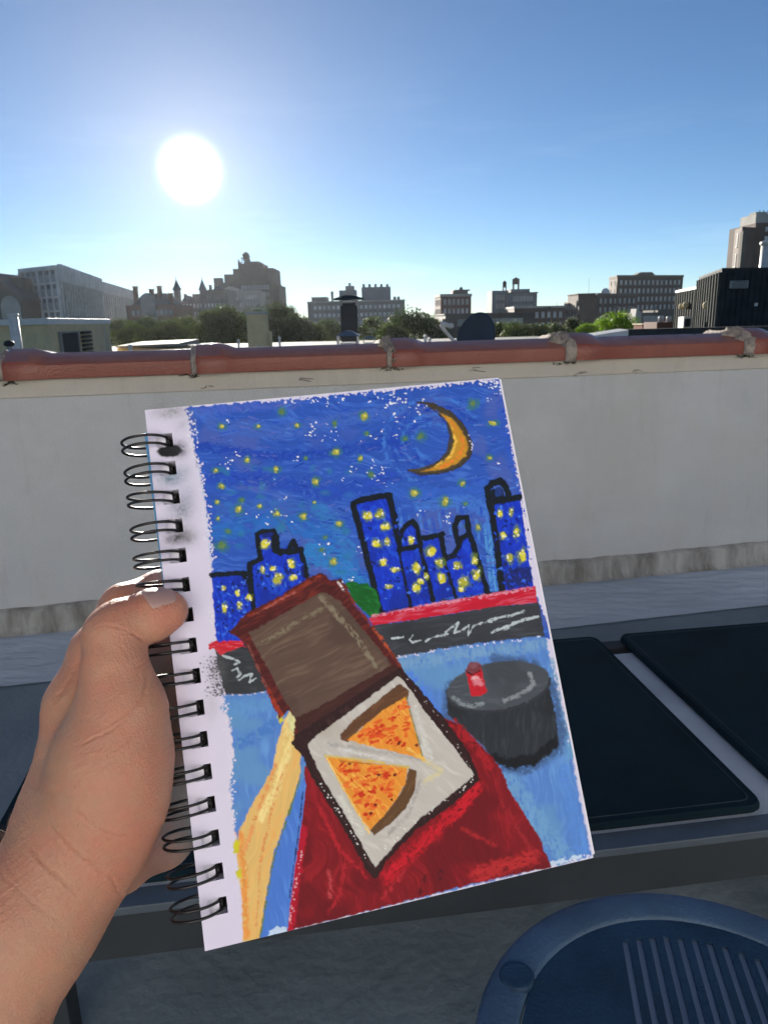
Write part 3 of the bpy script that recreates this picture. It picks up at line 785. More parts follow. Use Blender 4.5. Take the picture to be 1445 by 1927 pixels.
line([(786, 757), (815, 760), (845, 774), (872, 800), (886, 832), (886, 856), (866, 878), (830, 891), (790, 893), (768, 886)], 3.2, (58, 50, 46), 40, .3, rough=1.8, tooth=.34)
line([(800, 762), (822, 775), (840, 796), (847, 822), (841, 850), (826, 868), (800, 880)], 3, (62, 56, 54), 40, .3, rough=1.8, tooth=.36)
ragged([(884, 818), (889, 850)], 10, 1, seed=25, size=(.8, 1.8))
# ---- towers
NB = (18, 52, 196); NB2 = (14, 40, 150); BK = (14, 24, 36)
def tower(fill, outl, sd_, w_=11):
    poly(fill, NB, 70, .35, rough=2.5, c2=(30, 78, 214), c3=NB2, L=9, W=3.4, seed=sd_, warp=50, h=1.5)
    for pl in outl: line(pl, w_, BK, 80, .35, rough=2.2, L=12, W=3, seed=sd_+2, h=2.0)
tower([(398, 1084), (458, 1080), (478, 1140), (490, 1215), (408, 1215)], [[(398, 1083), (425, 1080), (458, 1078), (470, 1083)], [(458, 1082), (470, 1100), (480, 1150)]], 1, 9)
line([(403, 1215), (470, 1212)], 5, (20, 36, 110), 0)
tower([(472, 1062), (490, 1050), (484, 1006), (516, 1000), (524, 1040), (552, 1018), (572, 1042), (585, 1120), (480, 1170)],
      [[(480, 1160), (473, 1110), (470, 1062), (490, 1052), (484, 1006), (492, 1001), (514, 999), (521, 1010), (522, 1036), (545, 1040), (566, 1034), (577, 1085)], [(543, 1038), (551, 1018), (560, 1036)], [(514, 1000), (516, 1035), (528, 1042)]], 2, 10)
line([(497, 1008), (510, 1006)], 8, (16, 34, 120), 0)
tower([(660, 948), (732, 932), (740, 980), (776, 1140), (712, 1158)], [[(716, 1156), (705, 1110), (686, 1030), (664, 948), (684, 940), (712, 935), (731, 932), (738, 960), (744, 985)], [(732, 932), (742, 985), (756, 1050), (776, 1142)]], 3, 12)
tower([(752, 1034), (755, 1000), (772, 982), (788, 1000), (795, 1030), (830, 1130), (776, 1142), (752, 1040)], [[(752, 1036), (753, 1004), (764, 988), (776, 981), (786, 996), (789, 1018), (796, 1036)], [(752, 1034), (770, 1032), (792, 1026)], [(790, 1028), (800, 1066), (814, 1128)]], 4, 10)
tower([(796, 1014), (832, 1008), (838, 1052), (858, 1122), (822, 1130), (796, 1040)], [[(790, 1014), (812, 1010), (834, 1005)], [(830, 1008), (836, 1046), (846, 1082), (858, 1122)]], 5, 10)
tower([(838, 1054), (864, 1034), (876, 1008), (888, 1010), (902, 1050), (918, 1116), (860, 1122)], [[(838, 1052), (852, 1046), (862, 1032), (866, 1016)], [(860, 1018), (855, 990), (862, 974), (878, 974), (882, 1002), (892, 1030), (906, 1080), (918, 1118)], [(866, 1014), (880, 1006)]], 6, 11)
tower([(920, 945), (978, 940), (1003, 1108), (948, 1116), (930, 1000)], [[(944, 1112), (936, 1040), (926, 970), (920, 944), (917, 920), (926, 910), (942, 905), (952, 918), (957, 936)], [(920, 944), (944, 942), (976, 936)]], 7, 13)
poly([(922, 922), (942, 916), (952, 940), (926, 944)], BK, 40, .3, rough=2, L=8, W=2); poly([(930, 920), (942, 917), (945, 933), (932, 935)], (30, 56, 130), 40, .3, rough=1.5)
poly([(948, 1072), (996, 1066), (1002, 1100), (952, 1110)], (26, 38, 110), 30, .4, rough=6, L=10, W=3, seed=5, tooth=.4)
for _ in range(360):
    reg = [(668, 960, 765, 1130), (760, 1040, 905, 1118), (930, 955, 995, 1100), (408, 1095, 470, 1195), (482, 1060, 570, 1110)][rr.randint(5)]
    x0, y0 = rr.uniform(reg[0], reg[2]), rr.uniform(reg[1], reg[3])
    if reg[0] == 668 and (x0-668) < (y0-960)*.27: continue
    blob(x0, y0, rr.uniform(1.5, 5), rr.uniform(1, 2.6), [(60, 110, 230), (10, 26, 110), (26, 70, 220), (24, 34, 90)][rr.randint(4)], rot=rr.uniform(0, 180), rough=.8, soft=.4, seed=rr.randint(40), h=1.6)
WINS = [(421, 1107, 4, 4), (447, 1116, 4, 6), (469, 1124, 5, 6), (451, 1139, 5, 7), (423, 1145, 4, 9), (500, 1025, 7, 8), (494, 1073, 4, 7), (514, 1070, 5, 5), (548, 1060, 6, 7), (522, 1090, 8, 11), (551, 1087, 6, 5),
        (691, 970, 8, 8), (714, 967, 7, 7), (724, 992, 8, 7), (708, 1023, 7, 7), (728, 1020, 5, 7), (721, 1058, 6, 7), (742, 1073, 7, 5), (731, 1104, 7, 4), (773, 1017, 6, 7), (811, 1038, 8, 8), (827, 1060, 7, 8), (783, 1068, 6, 10), (829, 1088, 7, 8),
        (802, 1084, 4, 7), (783, 1107, 6, 8), (790, 1095, 6, 5), (860, 1064, 7, 9), (892, 1053, 6, 8), (897, 1080, 7, 9), (872, 1095, 9, 10), (868, 1108, 5, 5), (940, 967, 4, 7), (961, 964, 4, 7), (946, 1007, 5, 7), (971, 1002, 5, 10), (958, 1050, 6, 9), (981, 1046, 6, 12)]
for i, (x, y, a, b) in enumerate(WINS):
    blob(x, y, a*1.25, b*1.2, (96, 120, 60), soft=.4, rough=.8, a=.75, seed=i+60, L=5, W=2)
    blob(x, y, a, b*.9, (214, 200, 60) if i % 3 else (172, 166, 62), rot=-8, soft=.3, rough=.85, h=2, amp=.35, seed=i+9, L=6, W=2)
    for q in range(3): blob(x+rr.uniform(-a, a)*.9, y+rr.uniform(-b, b)*.9, 1.6, 1.6, (232, 230, 214), rough=.8, soft=.4, h=.4, seed=i+q)
# ---- bush
poly([(648, 1100), (662, 1094), (690, 1098), (708, 1112), (716, 1135), (714, 1156), (700, 1164), (684, 1150), (664, 1130)], (18, 92, 38), 30, .35, rough=4, c2=(30, 118, 54), L=12, W=3, seed=4, warp=40)
# ---- red coping, charcoal wall
poly([(694, 1164), (740, 1150), (850, 1130), (940, 1114), (1006, 1103), (1011, 1134), (930, 1142), (820, 1160), (740, 1172), (700, 1178)], (196, 22, 52), -10, .18, rough=2.5, c2=(206, 84, 112), L=34, W=3.4, seed=3)
line([(700, 1160), (800, 1140), (1005, 1106)], 6, (216, 130, 158), -10, .2, rough=3, tooth=.5, L=30, W=3)
line([(722, 1152), (800, 1134), (915, 1117), (1003, 1104)], 3, (30, 20, 50), -10, .2, rough=3, tooth=.52)
poly([(694, 1178), (740, 1172), (820, 1160), (930, 1142), (1012, 1134), (1024, 1196), (960, 1203), (860, 1216), (742, 1238), (718, 1210)], (54, 56, 66), -8, .2, rough=2.5, c2=(68, 70, 80), c3=(44, 46, 54), L=40, W=5, seed=5)
poly([(404, 1215), (430, 1216), (480, 1212), (500, 1250), (505, 1300), (470, 1307), (424, 1308), (412, 1260)], (50, 52, 60), 0, .25, rough=3, c2=(64, 66, 76), L=30, W=5, seed=6)
def scrib(pts, sd_, w_=3.2):
    line(pts, w_, (176, 182, 196), 0, .2, rough=2.0, soft=.9, tooth=.36, seed=sd_, h=1.3, L=6, W=3)
scrib([(738, 1201), (758, 1199)], 1); scrib([(776, 1196), (770, 1204), (776, 1209), (792, 1205)], 2); scrib([(800, 1207), (812, 1200), (830, 1196), (842, 1193)], 3)
scrib([(838, 1190), (850, 1180), (862, 1172), (854, 1192), (872, 1184), (882, 1176), (880, 1196), (890, 1178), (906, 1172), (924, 1170)], 4)
scrib([(918, 1168), (940, 1162), (962, 1158), (985, 1150)], 5, 5); scrib([(925, 1190), (944, 1182), (958, 1178), (972, 1170)], 6, 5); scrib([(968, 1172), (990, 1165), (1012, 1160)], 7, 5); scrib([(948, 1186), (956, 1182)], 8)
scrib([(420, 1234), (440, 1240), (452, 1246), (442, 1250)], 9, 4); scrib([(437, 1262), (446, 1258), (452, 1268), (446, 1276)], 1, 4); scrib([(450, 1280), (462, 1272), (474, 1268), (470, 1284), (482, 1276)], 2, 4)
# ---- red smear, smudged margin by the wall
poly([(390, 1213), (404, 1208), (430, 1206), (455, 1206), (462, 1218), (430, 1224), (416, 1232), (408, 1224), (396, 1222)], (196, 26, 48), 0, .2, rough=4, c2=(206, 82, 100), L=14, W=3, seed=7, h=2)
for _ in range(300):
    t = rr.rand(); x0 = 418-abs(rr.randn())*15+t*4; y0 = 1235+t*75
    blob(x0, y0, rr.uniform(.8, 2), rr.uniform(.6, 1.6), (46, 46, 52), a=.75, rough=.9, soft=.5, h=.5, seed=rr.randint(40))
# ---- pale blue floor of the drawing
FL = [(420, 1308), (470, 1307), (505, 1300), (742, 1238), (860, 1217), (960, 1204), (1025, 1197), (1070, 1400), (1112, 1612), (1030, 1632), (480, 1765), (455, 1600), (442, 1560), (436, 1520), (432, 1470), (440, 1420), (433, 1360)]
poly(FL, (84, 126, 204), 84, .10, rough=4, soft=2, c2=(100, 146, 214), c3=(96, 142, 196), L=50, W=5, seed=6, warp=40)
for pts, wd_, c in [([(430, 1330), (480, 1330), (540, 1310)], 26, (92, 140, 204)), ([(760, 1250), (860, 1232), (1010, 1215)], 22, (112, 150, 200)), ([(770, 1270), (815, 1330), (840, 1350)], 18, (78, 122, 222)),
                    ([(1040, 1250), (1062, 1350), (1075, 1420)], 14, (100, 148, 196)), ([(960, 1470), (1020, 1560), (1060, 1610)], 34, (106, 150, 204)), ([(1060, 1450), (1085, 1560), (1095, 1600)], 22, (86, 132, 214)), ([(450, 1400), (490, 1380), (520, 1360)], 20, (72, 118, 198))]:
    line(pts, wd_, c, 80, .12, rough=8, soft=7, L=40, W=4, seed=5, tooth=.44)
ragged([(424, 1320), (436, 1420), (433, 1500), (442, 1555)], 130, 3.5, seed=31, size=(.8, 2.6)); ragged([(1000, 1640), (1040, 1626), (1108, 1612)], 50, 3, seed=32, size=(1, 3.5)); ragged([(745, 1236), (1020, 1198)], 40, 1.5, seed=33, size=(.8, 1.8))
line([(1036, 1626), (1060, 1618), (1090, 1612)], 7, (190, 205, 236), 0, .1, rough=4, tooth=.42)
# ---- drum and can
DR = [(840, 1300), (842, 1345), (866, 1368), (905, 1400), (938, 1438), (968, 1444), (1005, 1438), (1036, 1418), (1050, 1398), (1046, 1350), (1030, 1282), (1000, 1250), (900, 1262)]
line([(845, 1290), (842, 1350), (930, 1438), (985, 1450), (1050, 1412), (1056, 1380), (1036, 1290), (1000, 1248), (930, 1240)], 18, (66, 92, 142), 60, .15, rough=5, soft=6, tooth=.38, seed=4)
poly(DR, (42, 46, 56), 88, .22, rough=2.5, soft=2.2, c2=(54, 58, 68), c3=(34, 36, 44), L=34, W=4, seed=8)
poly([(905, 1412), (950, 1426), (1000, 1420), (1046, 1384), (1052, 1400), (1006, 1440), (960, 1446), (935, 1436)], (20, 22, 30), 80, .3, rough=7, soft=4, L=20, W=3, seed=9)
EL = [(937+98*math.cos(R(a))*.995+10*math.sin(R(a))*.3, 1291+46*math.sin(R(a))-14*math.cos(R(a))) for a in range(0, 360, 12)]
poly(EL, (70, 74, 86), -8, .12, rough=2, soft=2, c2=(82, 86, 98), c3=(60, 64, 74), L=34, W=4, seed=9, warp=60)
line([EL[k] for k in range(0, 15)], 5, (48, 50, 60), 0, .2, rough=2, tooth=.35)
line([(997, 1268), (1003, 1285), (992, 1298), (970, 1310), (948, 1318)], 8, (128, 132, 144), -30, .25, rough=3.5, soft=2.5, L=14, W=3, tooth=.35, seed=2)
line([(853, 1312), (866, 1324), (884, 1328), (908, 1324)], 7, (124, 130, 142), 20, .25, rough=3.5, soft=2, L=14, W=3, tooth=.38, seed=3)
poly([(876, 1262), (905, 1256), (916, 1302), (904, 1310), (886, 1311)], (192, 26, 44), 80, .25, rough=2.2, c2=(158, 18, 34), L=12, W=3, seed=2, h=1.8)
blob(890, 1256, 15, 9, (112, 54, 66), rot=-20, soft=.2, rough=.4, h=1.6); blob(891, 1252, 10, 5, (128, 74, 88), rot=-20, soft=.3, rough=.5)
line([(878, 1264), (888, 1270), (902, 1262)], 2.4, (40, 14, 24), 0, rough=1.5)
blob(896, 1282, 9, 8, (214, 120, 138), soft=.4, rough=1.0, h=1.8, L=5, W=2, amp=.3); blob(892, 1276, 5, 3, (226, 158, 170), soft=.4, rough=1.0)
# ---- trousers
TR = [(574, 1440), (600, 1460), (700, 1300), (838, 1352), (862, 1362), (890, 1390), (925, 1424), (944, 1450), (956, 1485), (985, 1530), (1012, 1572), (1036, 1632), (900, 1660), (700, 1712), (541, 1752), (548, 1700), (566, 1560)]
poly(TR, (124, 18, 30), 70, .3, rough=3, soft=1.6, c2=(148, 24, 38), c3=(100, 14, 26), L=44, W=4, seed=11, warp=60)
line([(570, 1560), (556, 1670), (546, 1745)], 16, (172, 16, 44), 80, .25, rough=4, soft=3, L=40, W=3, seed=2)
line([(852, 1362), (890, 1400), (920, 1440)], 16, (160, 24, 36), 40, .2, rough=5, soft=4, tooth=.4)
line([(896, 1480), (866, 1520), (800, 1580), (728, 1650)], 22, (188, 22, 40), -45, .3, rough=8, soft=5, L=16, W=3, seed=4, tooth=.42, h=1.8)
line([(1000, 1612), (960, 1626), (900, 1645)], 26, (178, 38, 44), -15, .25, rough=9, soft=8, tooth=.4, seed=6)
for pts, c in [([(600, 1520), (640, 1600), (690, 1650)], (176, 30, 44)), ([(650, 1620), (640, 1680), (620, 1715)], (164, 30, 42)), ([(940, 1500), (980, 1570), (1015, 1620)], (148, 32, 42)), ([(760, 1640), (720, 1690)], (172, 34, 48)), ([(620, 1640), (622, 1690)], (182, 60, 70)), ([(800, 1650), (790, 1680)], (80, 14, 24)), ([(830, 1640), (827, 1652)], (70, 16, 30)), ([(870, 1560), (930, 1590)], (160, 32, 40))]:
    line(pts, 7, c, 70, .25, rough=4, soft=3.5, tooth=.46, seed=3, L=24, W=3)
ragged([(568, 1600), (553, 1680), (543, 1748)], 50, 1.6, c=(214, 150, 170), seed=41, size=(.7, 2))
# ---- blue strip and arm
poly([(572, 1462), (576, 1480), (566, 1560), (546, 1700), (541, 1752), (488, 1766), (500, 1690), (514, 1610), (536, 1545), (560, 1490)], (72, 116, 208), 82, .12, rough=1.6, c2=(84, 130, 216), L=50, W=5, seed=12)
line([(570, 1490), (560, 1580), (545, 1690)], 2.4, (34, 40, 90), 80, .2, rough=1.8, tooth=.42)
poly([(506, 1752), (520, 1744), (540, 1744), (540, 1754), (505, 1762)], (190, 205, 238), 0, .1, rough=4)
AR = [(545, 1338), (555, 1342), (561, 1356), (558, 1378), (566, 1410), (566, 1450), (556, 1490), (536, 1545), (514, 1610), (500, 1690), (488, 1768), (457, 1772), (456, 1700), (450, 1640), (444, 1592), (452, 1560), (476, 1510), (512, 1450), (522, 1400), (532, 1362)]
poly(AR, (220, 176, 110), 104, .14, rough=2.5, soft=1.3, c2=(226, 164, 96), c3=(228, 190, 126), L=46, W=4, seed=13, warp=30)
line([(452, 1570), (460, 1640), (464, 1760)], 12, (222, 142, 72), 100, .2, rough=5, soft=4, L=30, W=3, tooth=.42, seed=3)
line([(545, 1360), (540, 1420), (520, 1480), (490, 1540)], 16, (232, 204, 142), 110, .2, rough=5, soft=4, L=30, W=3, tooth=.42, seed=4)
line([(520, 1440), (480, 1540), (462, 1600)], 7, (218, 142, 88), 115, .2, rough=4, soft=3, L=30, W=3, tooth=.46, seed=5)
line([(536, 1440), (510, 1530), (490, 1620), (482, 1740)], 4, (214, 136, 84), 110, .2, rough=3, soft=2, L=30, W=3, tooth=.48, seed=6)
line([(566, 1460), (540, 1542), (516, 1612), (502, 1690), (489, 1766)], 3.4, (96, 116, 70), 105, .3, rough=2, tooth=.38, seed=3)
for (x, y) in ((446, 1590), (449, 1645), (444, 1596), (528, 1352)): blob(x, y, 5, 9, (204, 190, 40), rough=.8, soft=.4, h=1.6, seed=int(y))
poly([(546, 1336), (556, 1342), (560, 1358), (556, 1372), (560, 1392), (548, 1376), (540, 1356)], (214, 204, 152), 80, .2, rough=2.5, c2=(226, 218, 176), L=14, W=3, seed=4, h=2)
line([(560, 1372), (566, 1400)], 3, (190, 160, 90), 80, rough=1.5, tooth=.4)
# ---- pizza box lid
LID = [(432, 1190), (462, 1154), (520, 1126), (585, 1084), (606, 1078), (622, 1092), (642, 1090), (658, 1118), (668, 1140), (700, 1180), (732, 1222), (760, 1262), (700, 1300), (640, 1335), (562, 1400), (552, 1390), (556, 1350), (543, 1336), (526, 1352), (505, 1310), (488, 1262), (462, 1212)]
poly(LID, (78, 28, 30), -28, .35, rough=3.5, soft=1.4, c2=(112, 38, 34), L=24, W=3.4, seed=14, h=1.9, warp=30)
for pts, c, w_ in [([(470, 1158), (540, 1122), (602, 1084)], (132, 48, 36), 7), ([(650, 1110), (700, 1180), (752, 1252)], (120, 44, 32), 6), ([(706, 1186), (734, 1224)], (170, 74, 50), 5), ([(505, 1300), (530, 1346)], (150, 50, 34), 8), ([(468, 1215), (500, 1290)], (122, 62, 60), 4), ([(600, 1092), (650, 1104)], (96, 30, 34), 8), ([(480, 1156), (560, 1112)], (164, 88, 84), 2), ([(636, 1096), (648, 1112)], (210, 190, 200), 2.4)]:
    line(pts, w_, c, -30, .35, rough=3.5, soft=1.6, tooth=.42, L=14, W=3, seed=5, h=2)
poly([(468, 1192), (540, 1150), (610, 1112), (640, 1132), (700, 1206), (737, 1252), (650, 1310), (566, 1372), (556, 1352), (520, 1290), (490, 1232)], (92, 70, 64), -28, .18, rough=3, soft=1.6, c2=(110, 88, 78), c3=(80, 60, 56), L=60, W=4.5, seed=15, warp=20)
line([(604, 1124), (672, 1200), (706, 1254)], 9, (126, 112, 98), 50, .2, rough=4, soft=3, L=26, W=3, tooth=.46); line([(614, 1118), (700, 1212), (734, 1250)], 5, (84, 68, 60), 50, .2, rough=3, soft=2, L=26, W=3, tooth=.42)
line([(494, 1210), (560, 1170), (604, 1146)], 8, (118, 104, 90), -30, .2, rough=4, soft=3, L=26, W=3, tooth=.46)
poly([(556, 1352), (600, 1330), (700, 1272), (742, 1250), (748, 1262), (650, 1326), (580, 1384), (562, 1392)], (64, 34, 34), -32, .3, rough=2.5, L=26, W=3, seed=3, h=1.8)
# ---- box tray
TRAY = [(552, 1398), (560, 1384), (650, 1326), (750, 1260), (776, 1286), (830, 1350), (880, 1420), (898, 1466), (850, 1510), (780, 1560), (724, 1618), (706, 1650), (690, 1630), (640, 1540), (590, 1462), (572, 1420)]
poly(TRAY, (46, 24, 28), 50, .35, rough=2.2, soft=1.2, c2=(62, 38, 40), L=16, W=3.4, seed=16, h=2.1)
line(TRAY+[TRAY[0]], 7, (46, 24, 28), 50, .3, rough=2.5, L=14, W=3, seed=16, h=2.2)
INN = [(578, 1402), (596, 1384), (655, 1342), (748, 1272), (762, 1284), (800, 1340), (850, 1402), (892, 1458), (850, 1494), (790, 1540), (740, 1592), (706, 1632), (690, 1606), (650, 1534), (604, 1460)]
poly(INN, (190, 180, 182), 40, .07, rough=2.2, soft=1.2, c2=(202, 194, 196), c3=(176, 164, 160), L=40, W=7, seed=17, warp=50)
for pts, c, w_ in [([(620, 1400), (700, 1412), (790, 1428)], (168, 160, 166), 7), ([(640, 1410), (760, 1436)], (206, 200, 206), 6), ([(780, 1330), (800, 1400), (812, 1430)], (204, 198, 202), 8), ([(640, 1500), (680, 1570)], (206, 200, 200), 9), ([(790, 1470), (770, 1530), (730, 1570)], (160, 152, 156), 5), ([(800, 1432), (830, 1450), (800, 1470)], (204, 190, 160), 9), ([(600, 1400), (628, 1450), (664, 1520)], (180, 172, 172), 5), ([(755, 1290), (790, 1400)], (156, 146, 146), 3)]:
    line(pts, w_, c, 20, .12, rough=4, soft=4, L=24, W=3, tooth=.42, seed=6)
ragged([(600, 1470), (650, 1548), (690, 1616)], 26, 1.6, c=(214, 208, 214), seed=51, size=(.7, 1.8)); ragged([(720, 1600), (780, 1545), (850, 1500), (890, 1465)], 30, 2, c=(214, 208, 214), seed=52, size=(.7, 1.8)); ragged([(760, 1272), (820, 1345), (888, 1448)], 20, 1.6, c=(160, 150, 156), seed=53, size=(.7, 1.5))
# ---- slices
OR_ = (226, 140, 52)
poly([(640, 1382), (660, 1360), (730, 1302), (752, 1286), (770, 1300), (766, 1316), (720, 1338), (672, 1376), (656, 1396), (642, 1392)], (96, 62, 44), -35, .2, rough=2, c2=(112, 74, 52), L=24, W=3.4, seed=18, h=1.8)
poly([(654, 1392), (690, 1362), (724, 1334), (762, 1312), (774, 1352), (786, 1394), (796, 1430), (770, 1422), (720, 1410), (680, 1400)], OR_, 62, .16, rough=2, c2=(236, 166, 76), L=26, W=2.6, seed=19, h=2, warp=20)
line([(764, 1312), (780, 1370), (796, 1428)], 2, (120, 120, 50), 70, rough=1); 
line([(768, 1410), (798, 1430)], 6, (232, 178, 90), 20, rough=3, tooth=.38)
poly([(770, 1446), (784, 1450), (780, 1486), (764, 1520), (734, 1550), (704, 1572), (695, 1560), (726, 1530), (752, 1494), (764, 1466)], (96, 66, 44), -60, .2, rough=2, c2=(112, 78, 52), L=24, W=3.4, seed=20, h=1.8)
poly([(612, 1424), (640, 1426), (700, 1436), (766, 1444), (764, 1470), (748, 1500), (724, 1532), (696, 1562), (672, 1530), (640, 1476)], OR_, 50, .16, rough=2, c2=(236, 170, 80), L=26, W=2.6, seed=21, h=2, warp=20)
line([(612, 1422), (700, 1432), (768, 1444)], 4, (206, 176, 96), 8, rough=1.5, tooth=.36); line([(640, 1432), (700, 1438)], 1.6, (130, 96, 40), 8, rough=1); line([(616, 1428), (650, 1490), (694, 1566)], 3.4, (232, 190, 110), 60, rough=2, tooth=.38)
rr = np.random.RandomState(8)
T1 = [(664, 1392), (728, 1340), (760, 1318), (786, 1404), (720, 1404)]; T2 = [(622, 1430), (756, 1450), (740, 1500), (696, 1550), (650, 1478)]
for T, n in ((T1, 66), (T2, 78)):
    k = 0
    while k < n:
        x0, y0 = rr.uniform(610, 800), rr.uniform(1300, 1570)
        if not inside(T, np.array([x0]), np.array([y0]))[0]: continue
        k += 1
        blob(x0, y0, rr.uniform(3, 8.5), rr.uniform(1.8, 4.0), [(214, 72, 30), (222, 92, 36), (200, 52, 24), (226, 112, 48)][rr.randint(4)], rot=rr.uniform(-50, 10), rough=.8, soft=.3, h=2.4, seed=rr.randint(50), amp=.2, L=6, W=2)
for (x, y) in ((658, 1438), (712, 1459), (706, 1514), (698, 1530), (742, 1458), (750, 1398), (784, 1402), (736, 1504)): blob(x, y, 3.6, 2.6, (110, 30, 24), rot=-30, rough=.8, soft=.3, h=2.2, seed=int(x) % 40)
# ---- smudges on the binding margin
def smudge(x, y, rx, ry, c, a, rot=0, sd_=1):
    w = window([(x-rx*2, y-ry*2), (x+rx*2, y+ry*2)], 3); xx, yy = X[w]-x, Y[w]-y; c_, s_ = math.cos(R(rot)), math.sin(R(rot))
    q = np.sqrt(((xx*c_+yy*s_)/rx)**2+((-xx*s_+yy*c_)/ry)**2); m = np.exp(-q**2*1.1)*(.55+.9*(fbm(X[w], Y[w], 4, sd_, 3)-.2))*a
    m = np.clip(m, 0, .96)[..., None]; COL[w] = COL[w]*(1-m)+alb(c)*m
smudge(322, 776, 34, 13, (120, 118, 124), .75, -5, 1); smudge(345, 800, 12, 20, (150, 148, 170), .4, 60, 1)
blob(321, 849, 22, 11.5, (26, 26, 30), soft=.18, rough=.25, h=.6, rot=-6); smudge(336, 846, 16, 17, (40, 40, 46), 1.0, 60, 4)
smudge(322, 899, 27, 16, (96, 118, 140), .95, -4, 2); smudge(344, 885, 18, 14, (130, 140, 160), .4, 0, 3); smudge(340, 958, 26, 22, (110, 114, 130), .8, 40, 3); smudge(352, 935, 18, 24, (130, 134, 160), .5, 20, 5)
smudge(333, 1013, 27, 12, (60, 58, 62), 1.0, -8, 4); smudge(350, 1008, 20, 22, (96, 92, 98), .65, -40, 6); smudge(318, 1000, 6, 8, (120, 118, 126), .4, 0, 2)
smudge(398, 1330, 14, 26, (150, 150, 160), .4, 0, 5); smudge(408, 1260, 18, 30, (110, 108, 116), .5, 0, 7)
line([(365, 840), (372, 880)], .9, (150, 148, 168), 0, rough=1, tooth=.5)
# ---- build the sheet with the punched holes cut out
keep = np.ones((NV-1, NU-1), bool)
uc = (uu[:-1]+uu[1:])/2; vc = (vv_[:-1]+vv_[1:])/2
inu = (uc > uh-HWD) & (uc < uh)
for (u, v) in HC: keep[np.ix_((vc > v-HHT/2) & (vc < v+HHT/2), inu)] = False
ZH = (HGT-.5*TOOTH*(1-WAX))*.000055 + .00022*np.exp(-((U)/.002)**2)*0
P3 = PT+PA*U[..., None]+PB*V[..., None]+PN*(ZH+.0002)[..., None]
WP = CAM+P3[..., 0:1]*rt-P3[..., 1:2]*up+P3[..., 2:3]*fw-np.array(book.location)
idx = np.arange(NU*NV).reshape(NV, NU)
q = np.stack([idx[:-1, :-1], idx[1:, :-1], idx[1:, 1:], idx[:-1, 1:]], -1)[keep]
me = bpy.data.meshes.new('drawn_page')
me.vertices.add(NU*NV); me.vertices.foreach_set('co', WP.reshape(-1).astype(np.float32))
nf = len(q); me.loops.add(nf*4); me.loops.foreach_set('vertex_index', q.reshape(-1).astype(np.int32))
me.polygons.add(nf); me.polygons.foreach_set('loop_start', np.arange(0, nf*4, 4, dtype=np.int32)); me.polygons.foreach_set('loop_total', np.full(nf, 4, np.int32))
me.update(); me.validate()
at_ = me.color_attributes.new('pigment', 'FLOAT_COLOR', 'POINT')
ca = np.ones((NU*NV, 4), np.float32); ca[:, :3] = COL.reshape(-1, 3); ca[:, 3] = WAX.reshape(-1)
at_.data.foreach_set('color', ca.reshape(-1))
me.polygons.foreach_set('use_smooth', [True]*nf)
m = bpy.data.materials.new('oil_pastel'); m.use_nodes = True; t = m.node_tree; b = t.nodes['Principled BSDF']
a_ = t.nodes.new('ShaderNodeVertexColor'); a_.layer_name = 'pigment'
t.links.new(a_.outputs['Color'], b.inputs['Base Color'])
mr = t.nodes.new('ShaderNodeMapRange'); mr.inputs[3].default_value = .85; mr.inputs[4].default_value = .66
t.links.new(a_.outputs['Alpha'], mr.inputs[0]); t.links.new(mr.outputs[0], b.inputs['Roughness']); b.inputs['Specular IOR Level'].default_value = .2
me.materials.append(m)
o = bpy.data.objects.new('drawn_page', me); col.objects.link(o); o.parent = book
tag(o, 'white margined page with an oil pastel night skyline and an open pizza box')
#PAINT_END
#HAND_BEGIN
# ------------------------------------------------------------------ the hand and forearm: one continuous skin from a smooth distance field
def hp(x, y, d): return np.array([(x-CX)/F*d, (y-CY)/F*d, d])*1000.0      # camera-space millimetres
STEP = .85
BON_PALM = [((184, 1228, .286), 9.5, (148, 1330, .282), 11.6), ((148, 1330, .282), 11.6, (148, 1430, .277), 13.8), ((148, 1430, .277), 13.8, (137, 1530, .270), 18.2),
            ((137, 1530, .270), 18.2, (130, 1622, .263), 21.4), ((130, 1622, .263), 21.4, (62, 1727, .256), 22.4), ((62, 1727, .256), 22.6, (-60, 1940, .243), 22.8), ((-60, 1940, .243), 22.8, (-400, 2540, .222), 32),
            ((228, 1335, .2635), 14.5, (214, 1420, .263), 19.6), ((214, 1420, .263), 19.6, (204, 1500, .263), 19.8), ((204, 1500, .263), 19.8, (185, 1560, .264), 20),
            ((268, 1560, .300), 12.6, (215, 1598, .288), 15.5), ((215, 1598, .288), 15.5, (150, 1610, .272), 19), ((292, 1480, .312), 12, (268, 1560, .300), 12.6),
            ((290, 1400, .319), 11.5, (292, 1480, .312), 12), ((262, 1300, .317), 10.5, (290, 1400, .319), 11.5), ((195, 1240, .300), 10, (262, 1300, .317), 10.5),
            ((318, 1280, .325), 9.5, (332, 1400, .324), 10), ((332, 1400, .324), 10, (322, 1500, .315), 10.5), ((322, 1500, .315), 10.5, (306, 1574, .306), 11.3), ((306, 1574, .306), 11.3, (262, 1580, .298), 12.5), ((180, 1330, .300), 12, (200, 1450, .296), 14), ((230, 1380, .306), 12, (240, 1500, .298), 13)]
BON_THUMB = [((315, 1149, .2757), 7.6, (288, 1158, .2735), 9.0), ((288, 1158, .2735), 9.0, (228, 1178, .2685), 9.2), ((228, 1178, .2685), 9.2, (211, 1195, .266), 9.6),
             ((211, 1195, .266), 9.6, (217, 1255, .2640), 10.9), ((217, 1255, .264), 10.9, (228, 1335, .2635), 14.3)]
